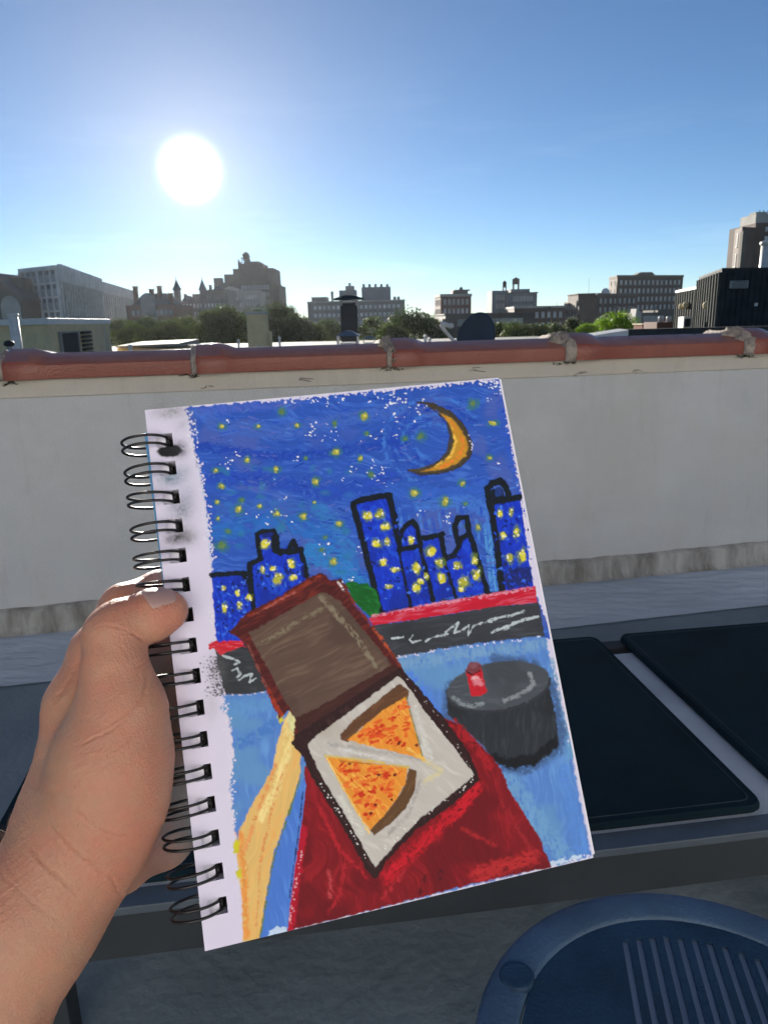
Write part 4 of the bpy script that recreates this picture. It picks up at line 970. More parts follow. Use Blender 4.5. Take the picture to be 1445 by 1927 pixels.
FING = [[((185, 1226, .290), 9.8), ((234, 1142, .304), 9.2), ((302, 1114, .316), 8.9), ((380, 1106, .314), 8.0), ((440, 1116, .3092), 7.0)],
        [((225, 1270, .309), 10), ((328, 1218, .324), 9.4), ((425, 1200, .315), 8.4), ((500, 1206, .3075), 7.4)],
        [((262, 1345, .316), 10), ((348, 1302, .3225), 9.2), ((440, 1290, .311), 8.2), ((505, 1294, .3043), 7.2)],
        [((285, 1425, .316), 9.5), ((358, 1392, .317), 8.1), ((430, 1380, .3045), 7.0), ((478, 1384, .2990), 6.1)]]
allp = [hp(*q) for b in BON_PALM+BON_THUMB for q in (b[0], b[2])]+[hp(*q[0]) for f_ in FING for q in f_]
lo_ = np.min(allp, 0)-24; hi_ = np.max(allp, 0)+24
lo_[0] = max(lo_[0], -185); hi_[1] = min(hi_[1], 235)
dim = ((hi_-lo_)/STEP).astype(int)+2
print('grid', dim, dim.prod()/1e6)
gx = [(lo_[k]+STEP*np.arange(dim[k])).astype(np.float32) for k in range(3)]
def field(): return np.full(dim, 30.0, np.float32)
def smin(a, b, k):
    h = np.clip(.5+.5*(b-a)/k, 0, 1); return b*(1-h)+a*h-k*h*(1-h)
def cone(D, p0, r0, p1, r1, k, margin=14):
    lo = np.minimum(p0-r0, p1-r1)-margin; hi = np.maximum(p0+r0, p1+r1)+margin
    s = tuple(slice(int(max(0, (lo[i]-lo_[i])/STEP)), int(min(dim[i], (hi[i]-lo_[i])/STEP+1))) for i in range(3))
    x = gx[0][s[0]][:, None, None]; y = gx[1][s[1]][None, :, None]; z = gx[2][s[2]][None, None, :]
    ba = p1-p0; q = ba@ba+1e-9
    t = np.clip(((x-p0[0])*ba[0]+(y-p0[1])*ba[1]+(z-p0[2])*ba[2])/q, 0, 1)
    d = np.sqrt((x-p0[0]-t*ba[0])**2+(y-p0[1]-t*ba[1])**2+(z-p0[2]-t*ba[2])**2)-(r0+(r1-r0)*t)
    D[s] = smin(D[s], d.astype(np.float32), k)
DP = field()
for a, ra, b, rb in BON_PALM: cone(DP, hp(*a), ra, hp(*b), rb, 7)
DT = field()
for a, ra, b, rb in BON_THUMB: cone(DT, hp(*a), ra, hp(*b), rb, 3.5)
DF = field()
for ch_ in FING:
    d1 = field()
    for i in range(len(ch_)-1): cone(d1, hp(*ch_[i][0]), ch_[i][1], hp(*ch_[i+1][0]), ch_[i+1][1], 3)
    DF = smin(DF, d1, 1.0)
D = smin(smin(DP, DF, 6), DT, 6.5)
# soft pads: thumb ball and thumb tip fuller on the pad side
# surface nets
ins = D < 0
c8 = [ins[i:dim[0]-1+i, j:dim[1]-1+j, k:dim[2]-1+k] for i in (0, 1) for j in (0, 1) for k in (0, 1)]
cnt = sum(c.astype(np.uint8) for c in c8)
act = np.argwhere((cnt > 0) & (cnt < 8))
cid = np.full(cnt.shape, -1, np.int32); cid[tuple(act.T)] = np.arange(len(act))
corn = [(i, j, k) for i in (0, 1) for j in (0, 1) for k in (0, 1)]
val = {c: D[act[:, 0]+c[0], act[:, 1]+c[1], act[:, 2]+c[2]] for c in corn}
acc = np.zeros((len(act), 3)); num = np.zeros(len(act))
for a in corn:
    for ax_i in range(3):
        if a[ax_i] == 0:
            b = list(a); b[ax_i] = 1; b = tuple(b)
            va, vb = val[a], val[b]; m_ = (va < 0) != (vb < 0)
            t = np.where(m_, va/(va-vb+1e-12), 0)
            p = np.array(a, float)[None, :]*np.ones((len(act), 1)); p[:, ax_i] += t
            acc += p*m_[:, None]; num += m_
HV = (act+acc/num[:, None])*STEP+lo_
quads = []
for ax_i in range(3):
    s0 = [slice(None)]*3; s1 = [slice(None)]*3; s0[ax_i] = slice(0, -1); s1[ax_i] = slice(1, None)
    A_, B_ = ins[tuple(s0)], ins[tuple(s1)]
    e = np.argwhere(A_ != B_); 
    o1, o2 = [(1, 2), (2, 0), (0, 1)][ax_i]
    ok = (e[:, o1] > 0) & (e[:, o2] > 0) & (e[:, o1] < dim[o1]-1) & (e[:, o2] < dim[o2]-1); e = e[ok]
    fl = A_[tuple(e.T)]
    def cc(d1, d2):
        q_ = e.copy(); q_[:, o1] -= d1; q_[:, o2] -= d2; return cid[tuple(q_.T)]
    q4 = np.stack([cc(1, 1), cc(0, 1), cc(0, 0), cc(1, 0)], 1)
    q4 = np.where(fl[:, None], q4, q4[:, ::-1]); quads.append(q4)
HQ = np.concatenate(quads); HQ = HQ[(HQ >= 0).all(1)]
def relax(Vv, Q, it=2, lam=.5):
    for _ in range(it):
        s = np.zeros_like(Vv); n = np.zeros(len(Vv))
        for a, b in ((0, 1), (1, 2), (2, 3), (3, 0)):
            for (i, j) in ((a, b), (b, a)):
                for c in range(3): s[:, c] += np.bincount(Q[:, i], Vv[Q[:, j], c], len(Vv))
                n += np.bincount(Q[:, i], minlength=len(Vv))
        Vv = Vv+lam*(s/np.maximum(n, 1)[:, None]-Vv)
    return Vv
HV = relax(HV, HQ, 3)
# one round of splitting for fine creases
def subdivide(Vv, Q):
    n = len(Vv); E_ = np.concatenate([np.sort(Q[:, [a, (a+1) % 4]], 1) for a in range(4)])
    key = E_[:, 0].astype(np.int64)*n+E_[:, 1]; uq, inv = np.unique(key, return_inverse=True)
    e0, e1 = uq//n, uq % n; m_ = len(Q); em = (Vv[e0]+Vv[e1])/2; fc = Vv[Q].mean(1)
    V2 = np.concatenate([Vv, em, fc]); ei = inv.reshape(4, m_)+n; fi = n+len(uq)+np.arange(m_)
    Q2 = np.concatenate([np.stack([Q[:, a], ei[a], fi, ei[(a-1) % 4]], 1) for a in range(4)])
    return V2, Q2
HV, HQ = subdivide(HV, HQ)
HV = relax(HV, HQ, 2)
def vnormals(Vv, Q):
    nn = np.cross(Vv[Q[:, 2]]-Vv[Q[:, 0]], Vv[Q[:, 3]]-Vv[Q[:, 1]]); out_ = np.zeros_like(Vv)
    for a in range(4):
        for c in range(3): out_[:, c] += np.bincount(Q[:, a], nn[:, c], len(Vv))
    return out_/(np.linalg.norm(out_, axis=1, keepdims=True)+1e-12)
HN = vnormals(HV, HQ)
hx = CX+F*HV[:, 0]/HV[:, 2]; hy = CY+F*HV[:, 1]/HV[:, 2]
front = HN[:, 2] < .35
if ((HN*HV).sum(1)*0+1).sum() and (HN[HV[:, 2].argmin()][2] > 0): HN = -HN; HQ = HQ[:, ::-1]; front = HN[:, 2] < .35
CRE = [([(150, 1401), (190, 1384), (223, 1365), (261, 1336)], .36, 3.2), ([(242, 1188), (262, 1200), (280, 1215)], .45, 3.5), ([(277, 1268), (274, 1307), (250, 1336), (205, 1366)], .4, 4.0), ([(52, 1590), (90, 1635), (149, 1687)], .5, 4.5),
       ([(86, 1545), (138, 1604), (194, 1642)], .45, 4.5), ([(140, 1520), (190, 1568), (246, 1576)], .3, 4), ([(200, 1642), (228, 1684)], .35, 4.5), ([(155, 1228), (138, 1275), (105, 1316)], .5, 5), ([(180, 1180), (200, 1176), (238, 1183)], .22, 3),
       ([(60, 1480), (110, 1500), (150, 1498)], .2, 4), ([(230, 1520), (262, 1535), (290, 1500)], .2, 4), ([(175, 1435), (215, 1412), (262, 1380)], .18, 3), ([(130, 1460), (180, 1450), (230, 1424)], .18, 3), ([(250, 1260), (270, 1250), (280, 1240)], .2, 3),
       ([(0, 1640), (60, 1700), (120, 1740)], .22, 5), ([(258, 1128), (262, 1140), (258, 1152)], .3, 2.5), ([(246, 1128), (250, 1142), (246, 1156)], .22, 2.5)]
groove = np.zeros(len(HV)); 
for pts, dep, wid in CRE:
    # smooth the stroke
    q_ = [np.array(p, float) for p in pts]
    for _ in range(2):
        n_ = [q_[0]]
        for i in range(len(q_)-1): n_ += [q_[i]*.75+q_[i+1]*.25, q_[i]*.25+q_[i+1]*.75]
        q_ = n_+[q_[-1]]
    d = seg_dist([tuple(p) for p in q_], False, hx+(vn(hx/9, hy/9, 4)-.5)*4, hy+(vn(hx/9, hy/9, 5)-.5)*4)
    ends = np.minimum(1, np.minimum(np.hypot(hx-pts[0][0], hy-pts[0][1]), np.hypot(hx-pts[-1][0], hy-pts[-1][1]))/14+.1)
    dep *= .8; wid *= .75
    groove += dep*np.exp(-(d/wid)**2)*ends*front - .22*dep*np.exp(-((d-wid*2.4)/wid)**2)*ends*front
wr = (vn((hx*.6+hy*.8)/3.2, (hx*.8-hy*.6)/26, 8)-.5)*.16+(vn((hx*.9-hy*.4)/2.6, (hx*.4+hy*.9)/20, 12)-.5)*.11
big = (fbm(hx, hy, 60, 31, 3)-.5)*.9
HV = HV-HN*(groove+wr*front*1.0+big*.6*front)[:, None]
base_c = np.array([.425, .212, .138])
hc = np.tile(base_c, (len(HV), 1))
red = np.zeros(len(HV))
for (x0, y0, r0, a_) in ((318, 1165, 34, .9), (205, 1165, 40, .6), (250, 1440, 90, .45), (300, 1560, 70, .5), (210, 1600, 90, .4), (280, 1090, 60, .8), (120, 1250, 60, .3)):
    red += a_*np.exp(-((hx-x0)**2+(hy-y0)**2)/r0**2)
red += (fbm(hx, hy, 26, 3, 4)-.5)*1.3+(fbm(hx, hy, 90, 13, 3)-.5)*1.2
hc = hc*(1+np.clip(red, -1, 1.4)[:, None]*np.array([.06, -.12, -.10]))
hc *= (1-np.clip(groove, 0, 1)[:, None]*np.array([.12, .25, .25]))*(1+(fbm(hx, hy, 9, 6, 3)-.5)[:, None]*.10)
vein = np.exp(-(seg_dist([(210, 1700), (150, 1800), (60, 1927), (0, 2000)], False, hx, hy)/16)**2)*.25*front
hc *= 1-vein[:, None]*np.array([.30, .12, .04])
PBASE = c2w(hp(125, 1620, .263)/1000)
person = empty('person', PBASE, 'bare forearm and left hand gripping the wire binding of the sketchbook with the thumb', 'person')
HW = CAM+(HV[:, 0:1]*rt-HV[:, 1:2]*up+HV[:, 2:3]*fw)/1000-PBASE
me = bpy.data.meshes.new('hand'); n = len(HW); nf = len(HQ)
me.vertices.add(n); me.vertices.foreach_set('co', HW.reshape(-1).astype(np.float32))
me.loops.add(nf*4); me.loops.foreach_set('vertex_index', HQ.reshape(-1).astype(np.int32))
me.polygons.add(nf); me.polygons.foreach_set('loop_start', np.arange(0, nf*4, 4, dtype=np.int32)); me.polygons.foreach_set('loop_total', np.full(nf, 4, np.int32))
me.polygons.foreach_set('use_smooth', [True]*nf); me.update(); me.validate()
at_ = me.color_attributes.new('skin_tone', 'FLOAT_COLOR', 'POINT'); ca = np.ones((n, 4), np.float32); ca[:, :3] = np.clip(hc, 0, .9); at_.data.foreach_set('color', ca.reshape(-1))
def skin_mat(name, attr=None, colr=(.5, .3, .22), rough=.52, sss=.45, bump=.35):
    m = bpy.data.materials.new(name); m.use_nodes = True; t = m.node_tree; b = t.nodes['Principled BSDF']
    if attr:
        a = t.nodes.new('ShaderNodeVertexColor'); a.layer_name = attr; t.links.new(a.outputs['Color'], b.inputs['Base Color'])
    else: b.inputs['Base Color'].default_value = (*colr, 1)
    b.inputs['Roughness'].default_value = rough; b.inputs['Specular IOR Level'].default_value = .4
    b.inputs['Subsurface Weight'].default_value = sss; b.inputs['Subsurface Radius'].default_value = (1, .38, .22); b.inputs['Subsurface Scale'].default_value = .006
    if bump:
        g = t.nodes.new('ShaderNodeNewGeometry'); v = t.nodes.new('ShaderNodeTexVoronoi'); v.inputs['Scale'].default_value = 1300
        nz = t.nodes.new('ShaderNodeTexNoise'); nz.inputs['Scale'].default_value = 600; nz.inputs['Detail'].default_value = 4
        t.links.new(g.outputs['Position'], v.inputs['Vector']); t.links.new(g.outputs['Position'], nz.inputs['Vector'])
        ad = t.nodes.new('ShaderNodeMath'); ad.operation = 'ADD'; t.links.new(v.outputs['Distance'], ad.inputs[0]); t.links.new(nz.outputs['Fac'], ad.inputs[1])
        bpn = t.nodes.new('ShaderNodeBump'); bpn.inputs['Strength'].default_value = bump; bpn.inputs['Distance'].default_value = .0005
        t.links.new(ad.outputs[0], bpn.inputs['Height']); t.links.new(bpn.outputs[0], b.inputs['Normal'])
    return m
me.materials.append(skin_mat('skin', 'skin_tone'))
o = bpy.data.objects.new('hand', me); col.objects.link(o); o.parent = person
# thumbnail: a thin curved plate lying on the end of the thumb
def samp(p):
    g = (p-lo_)/STEP; i = np.floor(g).astype(int); f_ = g-i; v = 0
    for a in (0, 1):
        for b in (0, 1):
            for c in (0, 1): v += D[i[0]+a, i[1]+b, i[2]+c]*(f_[0] if a else 1-f_[0])*(f_[1] if b else 1-f_[1])*(f_[2] if c else 1-f_[2])
    return v
t0, t1 = hp(288, 1158, .2735), hp(315, 1149, .2757); ta = (t1-t0)/np.linalg.norm(t1-t0)
nd = np.array([.10, -.96, -.26]); nd -= ta*(nd@ta); nd /= np.linalg.norm(nd); sdv = np.cross(ta, nd)
vs = []; fs = []; na, nb = 16, 15
for i in range(na):
    s_ = -2.0+12.2*i/(na-1)
    for j in range(nb):
        w_ = -1+2*j/(nb-1)
        th = w_*R(53); ss = s_
        if i == na-1 or i > na*.7: ss = s_-1.8*w_*w_*((i-na*.7)/(na*.3))
        if i < na*.3: ss = s_+1.8*w_*w_*((na*.3-i)/(na*.3))
        c = t0+ta*min(ss, 5.5)
        dr = nd*math.cos(th)+sdv*math.sin(th)
        if ss > 5.5: dr = dr*math.cos((ss-5.5)*.12)+ta*math.sin((ss-5.5)*.12)
        k = 3.0
        for _ in range(40):
            v = samp(c+dr*k)
            if v > -.01: break
            k += max(.05, -v*.7)
        lift = .32 if (0 < i < na-1 and 0 < j < nb-1) else -.25
        vs.append(c2w((c+dr*(k+lift))/1000))
for i in range(na-1):
    for j in range(nb-1): fs.append((i*nb+j, i*nb+j+1, (i+1)*nb+j+1, (i+1)*nb+j))
mb = MB(); mb.add(vs, fs); o = mb.build('thumbnail', skin_mat('nail', None, (.37, .235, .215), .32, .15, 0), person, smooth=True, subd=1)

# fine hairs along the outer edge of the wrist and forearm
rh = np.random.RandomState(9)
HNw = HN[:, 0:1]*rt-HN[:, 1:2]*up+HN[:, 2:3]*fw
cand = np.where((hy > 1560) & (hy < 2050) & (HN[:, 0] < -.45) & (hx < 60) & (hx > -160))[0]
axd = (c2w(hp(-60, 1940, .243)/1000)-c2w(hp(125, 1620, .263)/1000)); axd /= np.linalg.norm(axd)
mb = MB()
for v in rh.choice(cand, min(450, len(cand)), replace=False):
    p = HW[v]+PBASE; n_ = HNw[v]; l_ = rh.uniform(.003, .0075); d_ = n_*rh.uniform(.3, .7)-axd*rh.uniform(.4, 1.0)+rh.randn(3)*.18; d_ /= np.linalg.norm(d_)
    mb.tube([p-n_*.0003, p+d_*l_*.5, p+d_*l_*.95-n_*l_*.12], [.000035, .00003, .000012], 3)
o = mb.build('arm_hair', mat('hair_brown', (.16, .09, .05), .5, .1, 100), person)
#HAND_END
#CITY_BEGIN
M['tar_roof'] = mat('tar_roof', (.12, .12, .115), .9, .2, 1, .3, 20)
# ------------------------------------------------------------------ the town beyond the wall
GZ = -18.0
g = MB(); g.add([(-2500, 3.2, GZ), (2500, 3.2, GZ), (2500, 5500, GZ), (-2500, 5500, GZ)], [(0, 1, 2, 3)])
tag(g.build('ground', M['soil']), kind='structure')
g = MB(); g.add([(-400, 62, GZ+.02), (400, 62, GZ+.02), (400, 76, GZ+.02), (-400, 76, GZ+.02)], [(0, 1, 2, 3)])
tag(g.build('road', M['asphalt']), kind='structure')
def X_at(x, D): return at_Y(x, 600, D)[0]
def Z_at(x, y, D): return at_Y(x, y, D)[2]
def vol(mb, x0, x1, yt, D, dep, zb=GZ, mi=0):
    xm = (x0+x1)/2; a, b = X_at(x0, D), X_at(x1, D)
    mb.box(a, b, D, D+dep, zb, Z_at(xm, yt, D), mi); return a, b, Z_at(xm, yt, D)
_wp = {}
def win_mesh(w, h, mg, mt):
    k = (round(w, 2), round(h, 2), mg.name, mt.name)
    if k not in _wp:
        mb = MB(); f = min(.14, w*.12)
        mb.box(-w/2+f, w/2-f, -.03, .06, f, h-f, 0)
        for (a, b, c, d) in ((-w/2, -w/2+f, 0, h), (w/2-f, w/2, 0, h), (-w/2+f, w/2-f, h-f, h), (-w/2+f, w/2-f, 0, f)): mb.box(a, b, -.10, .05, c, d, 1)
        mb.box(-w/2-.1, w/2+.1, -.22, .04, -.14, -.001, 1)
        mb.box(-.04, .04, -.06, -.031, f, h-f, 1)
        me = bpy.data.meshes.new('window'); me.from_pydata(mb.v, [], mb.f); me.materials.append(mg); me.materials.append(mt)
        me.polygons.foreach_set('material_index', mb.m); me.update(); _wp[k] = me
    return _wp[k]
def facade(parent, a, b, zt, rows, cols, w, h, pitch, m0=1.2, mg=None, mt=None, skip=None, zoff=1.6):
    a = np.array(a[:2], float); b = np.array(b[:2], float); L_ = np.linalg.norm(b-a); d = (b-a)/L_
    nrm_ = np.array([d[1], -d[0]])
    if nrm_@(-(a+b)/2) < 0: nrm_ = -nrm_
    ang = math.atan2(nrm_[0], -nrm_[1]); po = parent_origin(parent)
    for r in range(rows):
        for c in range(cols):
            if skip and skip(r, c): continue
            s = m0+(L_-2*m0)*(c+.5)/cols; p = a+d*s+nrm_*.02; z = zt-zoff-h-r*pitch
            o = bpy.data.objects.new('window', win_mesh(w, h, mg or M['glass_lt'], mt or M['trim'])); col.objects.link(o); o.parent = parent
            o.location = (p[0]-po[0], p[1]-po[1], z-po[2]); o.rotation_euler = (0, 0, ang)
def thing(name, x, D, label, cat='building', group=None, z=GZ): return empty(name, (X_at(x, D), D, z), label, cat, group)
def P2(x, D): return (X_at(x, D), D)
def quadp(l, m_, r): l, m_, r = map(np.array, (l, m_, r)); return [tuple(l), tuple(m_), tuple(r), tuple(l+r-m_)]

# 1 church on the far left
t = thing('stone_church', 20, 190, 'dark stone church with a tall pale arched window at the far left', 'church')
mb = MB(); D_ = 190; xa, xb = X_at(-60, D_), X_at(46, D_); zr = Z_at(0, 516, D_); ze = Z_at(46, 560, D_)
xp = X_at(-2, D_); mb.v = []; pr = [(xa, GZ), (xb, GZ), (xb, ze), (xp, zr), (xa, ze)]
mb.add([(p[0], D_, p[1]) for p in pr]+[(p[0], D_+40, p[1]) for p in pr], [(0, 1, 2, 3, 4), (9, 8, 7, 6, 5)]+[(i, (i+1) % 5, 5+(i+1) % 5, 5+i) for i in range(5)]); mb.build('wall', M['dark_stone'], t)
mb = MB(); a = X_at(6, D_); b = X_at(42, D_); zt_ = Z_at(24, 556, D_); cxx = (a+b)/2; rr_ = (b-a)/2
pts = [(a, GZ+2)]+[(cxx-rr_*math.cos(R(k)), zt_-rr_*1.25+rr_*1.25*math.sin(R(k))) for k in range(0, 181, 15)]+[(b, GZ+2)]
mb.add([(p[0], D_-.15, p[1]) for p in pts]+[(p[0], D_+.3, p[1]) for p in pts], [tuple(range(len(pts))), tuple(range(2*len(pts)-1, len(pts)-1, -1))]+[(i, (i+1) % len(pts), len(pts)+(i+1) % len(pts), len(pts)+i) for i in range(len(pts))])
mb.build('window', M['pale_stone'], t)
mb = MB(); mb.add([(xb+.6, D_-.6, ze-.4), (xp, D_-.6, zr+.5), (xp, D_+41, zr+.5), (xb+.6, D_+41, ze-.4), (xb+.6, D_-.6, ze-.9), (xp, D_-.6, zr+.05), (xp, D_+41, zr+.05), (xb+.6, D_+41, ze-.9)],
    [(0, 1, 2, 3), (7, 6, 5, 4), (0, 4, 5, 1), (2, 6, 7, 3), (3, 7, 4, 0), (1, 5, 6, 2)]); mb.build('roof', M['dark_roof'], t)
mb = MB(); vol(mb, 36, 53, 523, 196, 14); mb.build('annex', M['dark_stone'], t)

# 2, 3 white finned blocks
def finned(xl, xm, xr, Dl, Dm, Dr, yt, label, nf_, cols, rows):
    t = thing('office_block', xm, Dm, label, 'office block', 'pale blocks with white vertical fins')
    l, m_, r = P2(xl, Dl), P2(xm, Dm), P2(xr, Dr); zt = Z_at(xm, yt, Dm)
    q = quadp(l, m_, r); mb = MB(); mb.prism(q, GZ, zt); mb.build('wall', M['bluegrey'], t)
    c_ = np.mean(q, 0); mb = MB(); mb.prism([tuple(c_+(np.array(p)-c_)*1.035) for p in q], zt+.002, zt+1.0); mb.build('roof', M['white_conc'], t)
    l, m_, r = map(np.array, (l, m_, r)); d = (m_-l)/np.linalg.norm(m_-l); n_ = np.array([d[1], -d[0]]); n_ = n_ if n_[1] < 0 else -n_
    Lf = np.linalg.norm(m_-l)
    mb = MB()
    for i in range(rows):
        z = zt-3.4*(i+1); mb.prism([tuple(l), tuple(m_), tuple(m_+n_*.25), tuple(l+n_*.25)], z, z+.5)
    mb.build('floor_bands', M['white_conc'], t)
    for i in range(cols+1):
        p = l+d*(Lf*i/cols); w_ = .45 if i in (0, cols, cols//2) else .16; mb = MB()
        mb.prism([tuple(p-d*w_), tuple(p+d*w_), tuple(p+d*w_+n_*.4), tuple(p-d*w_+n_*.4)], GZ, zt); mb.build('mullion', M['white_conc'], t)
    facade(t, l, m_, zt, rows, cols, Lf/cols*.72, 2.2, 3.4, m0=0, mg=M['pale_glass'], mt=M['bluegrey'], zoff=.9)
    e = (r-m_)/np.linalg.norm(r-m_); n2 = np.array([e[1], -e[0]]); n2 = n2 if n2[0] > 0 else -n2
    if n2@(-m_) < 0: n2 = -n2
    Lr = np.linalg.norm(r-m_)
    mb = MB(); mb.prism([tuple(m_+n2*.02+e*.4), tuple(r+n2*.02-e*.4), tuple(r+n2*.12-e*.4), tuple(m_+n2*.12+e*.4)], GZ, zt-.5); mb.build('glazing', M['fin_glass'], t)
    for i in range(nf_):
        p = m_+e*(Lr*(i+.5)/nf_); mb = MB(); w_ = .2
        a0, a1 = p-e*w_, p+e*w_
        mb.prism([tuple(a0), tuple(a1), tuple(a1+n2*.55), tuple(a0+n2*.55)], GZ, zt-2.8)
        mb.prism([tuple(a0-e*.9), tuple(a1+e*.9), tuple(a1+n2*1.1+e*.2), tuple(a0+n2*1.1-e*.2)], zt-2.79, zt+1.4)
        mb.build('fin', M['white_conc'], t)
finned(50, 119, 196, 205, 195, 262, 507, 'tall grey glass block with white vertical fins, beside the dark church', 17, 6, 9)
finned(168, 199, 262, 300, 296, 400, 537, 'lower grey block with white fins, between the tall glass block and the red mansion', 18, 3, 7)

# 4 red mansion
t = thing('brick_mansion', 285, 260, 'red brick mansion with tall chimneys and a pale arched gable window', 'mansion')
mb = MB(); vol(mb, 240, 334, 574, 260, 22); mb.build('wall', M['red_brick'], t)
def hip(mb, x0, x1, y0, y1, D, dep, ins=.3):
    a, b = X_at(x0, D), X_at(x1, D); z0 = Z_at((x0+x1)/2, y0, D)+.002; z1 = Z_at((x0+x1)/2, y1, D); w_ = (b-a)*ins
    mb.prism([(a, D), (b, D), (b, D+dep), (a, D+dep)], z0, z1, top=[(a+w_, D+dep*.35), (b-w_, D+dep*.35), (b-w_, D+dep*.65), (a+w_, D+dep*.65)])
mb = MB(); hip(mb, 250, 322, 574, 551, 260.3, 18, .2); mb.build('roof', M['dark_roof'], t)
mb = MB(); a, b = X_at(268, 259.6), X_at(296, 259.6); zt_ = Z_at(282, 551, 259.6); cxx = (a+b)/2; rr_ = (b-a)/2
pts = [(a, GZ+10)]+[(cxx-rr_*math.cos(R(k)), zt_-rr_+rr_*math.sin(R(k))) for k in range(0, 181, 20)]+[(b, GZ+10)]
mb.add([(p[0], 259.4, p[1]) for p in pts]+[(p[0], 260.2, p[1]) for p in pts], [tuple(range(len(pts))), tuple(range(2*len(pts)-1, len(pts)-1, -1))]+[(i, (i+1) % len(pts), len(pts)+(i+1) % len(pts), len(pts)+i) for i in range(len(pts))])
mb.build('gable', M['pale_stone'], t)
for (x0, x1, y) in ((256, 262, 540), (301, 307, 539), (286, 292, 545), (322, 327, 553)):
    mb = MB(); vol(mb, x0, x1, y, 264, 2.2, 2); vol(mb, x0-1, x1+1, y-1.5, 263.8, 2.7, Z_at(x0, y, 264)+.002); mb.build('chimney', M['red_brick'], t)
facade(t, P2(242, 260), P2(334, 260), Z_at(290, 574, 260), 3, 9, 1.1, 1.7, 3.3)

# 5 castle-like block with two pointed turrets
t = thing('turreted_building', 370, 290, 'grey stone building with two pointed slate turrets, left of the stepped tower', 'building')
mb = MB(); vol(mb, 330, 432, 566, 290, 24); vol(mb, 372, 400, 553, 292, 16, 5); vol(mb, 392, 432, 545, 294, 18, 5); mb.build('wall', M['grey_stone'], t)
for (x, ya, yb, w_) in ((337, 526, 545, 15), (385, 526, 545, 14)):
    mb = MB(); r_ = w_/2*290/F; zc = Z_at(x, yb, 290); za = Z_at(x, ya, 290)
    mb.lathe((X_at(x, 290), 291, 0), [(r_*.86, GZ), (r_*.86, zc-.3), (r_*1.02, zc)], 12); tb = mb.build('turret', M['grey_stone'], t)
    mb = MB(); mb.lathe((X_at(x, 290), 291, zc), [(r_*1.12, .002), (r_*.6, (za-zc)*.45), (.12, za-zc), (.05, za-zc+1.4)], 12); mb.build('spire', M['slate'], tb)
mb = MB()
for (x0, x1, y0, y1) in ((345, 362, 566, 556), (404, 424, 545, 540)): mb = MB(); hip(mb, x0, x1, y0, y1, 289.5, 8, .3); mb.build('roof', M['slate'], t)
for x in (350, 366, 398, 414):
    mb = MB(); vol(mb, x, x+4, 553 if x < 380 else 536, 296, 2, 6); mb.build('chimney', M['grey_stone'], t)
facade(t, P2(332, 290), P2(432, 290), Z_at(380, 566, 290), 3, 13, .8, 1.5, 3.0, zoff=1)

# 6 pale columned hall, and the dark stepped tower behind it
t = thing('columned_hall', 450, 330, 'pale stone hall with a shallow pediment and rows of small windows below the stepped tower', 'building')
mb = MB(); vol(mb, 400, 492, 548, 330, 26); mb.build('wall', M['pale_stone'], t)
mb = MB(); a, b = X_at(412, 329.4), X_at(462, 329.4); z0 = Z_at(437, 548, 329.4); z1 = Z_at(437, 538, 329.4)
mb.add([(a, 329.4, z0), (b, 329.4, z0), ((a+b)/2, 329.4, z1), (a, 336, z0), (b, 336, z0), ((a+b)/2, 336, z1)], [(0, 1, 2), (5, 4, 3), (0, 3, 4, 1), (1, 4, 5, 2), (2, 5, 3, 0)]); mb.build('pediment', M['pale_stone'], t)
mb = MB(); vol(mb, 398, 494, 547, 329.3, .5, Z_at(450, 550, 330)); mb.build('cornice', M['pale_stone'], t)
facade(t, P2(402, 330), P2(492, 330), Z_at(450, 550, 330), 4, 14, .85, 1.9, 3.1, zoff=1.2)
t = thing('stepped_tower', 475, 352, 'tall dark stepped apartment tower with roof tank and antennas near the sun', 'tower')
mb = MB(); D_ = 352
for (x0, x1, y, dd, dep) in ((428, 452, 516, 352, 20), (445, 520, 505, 356, 24), (456, 500, 496, 358, 18), (466, 494, 492, 360, 14), (500, 509, 514, 354, 20), (505, 521, 532, 352, 24), (514, 528, 536, 350, 26), (452, 515, 528, 348, 20), (421, 440, 532, 350, 14)):
    vol(mb, x0, x1, y, dd, dep)
mb.build('wall', M['dark_stone'], t)
for (x0, x1, y, dd) in ((408, 423, 523, 351), (455, 459, 492, 359), (468, 476, 487, 362), (486, 493, 492, 358)):
    mb = MB(); vol(mb, x0, x1, y, dd, 4, 8); mb.build('roof_block', M['dark_stone'], t)
mb = MB(); c = X_at(471, 364); z_ = Z_at(471, 490, 364); mb.lathe((c, 364, z_), [(1.5, 0), (1.5, 2.6), (1.7, 2.7), (.2, 3.8)], 12); mb.build('water_tank', M['bark'], t)
for (x, y0, y1) in ((466, 478, 492), (471, 476, 485), (477, 481, 492), (463, 484, 497), (457, 488, 498)):
    mb = MB(); c = X_at(x, 362); mb.tube([(c, 362, Z_at(x, y1, 362)), (c, 362, Z_at(x, y0, 362))], .16, 5); mb.tube([(c-.7, 362, Z_at(x, y0+2, 362)), (c+.7, 362, Z_at(x, y0+2, 362))], .1, 4); mb.build('antenna', M['dark_metal'], t)
facade(t, P2(454, 348), P2(515, 348), Z_at(480, 530, 348), 6, 9, 1.1, 1.6, 3.1, m0=1.0, mg=M['glass'])

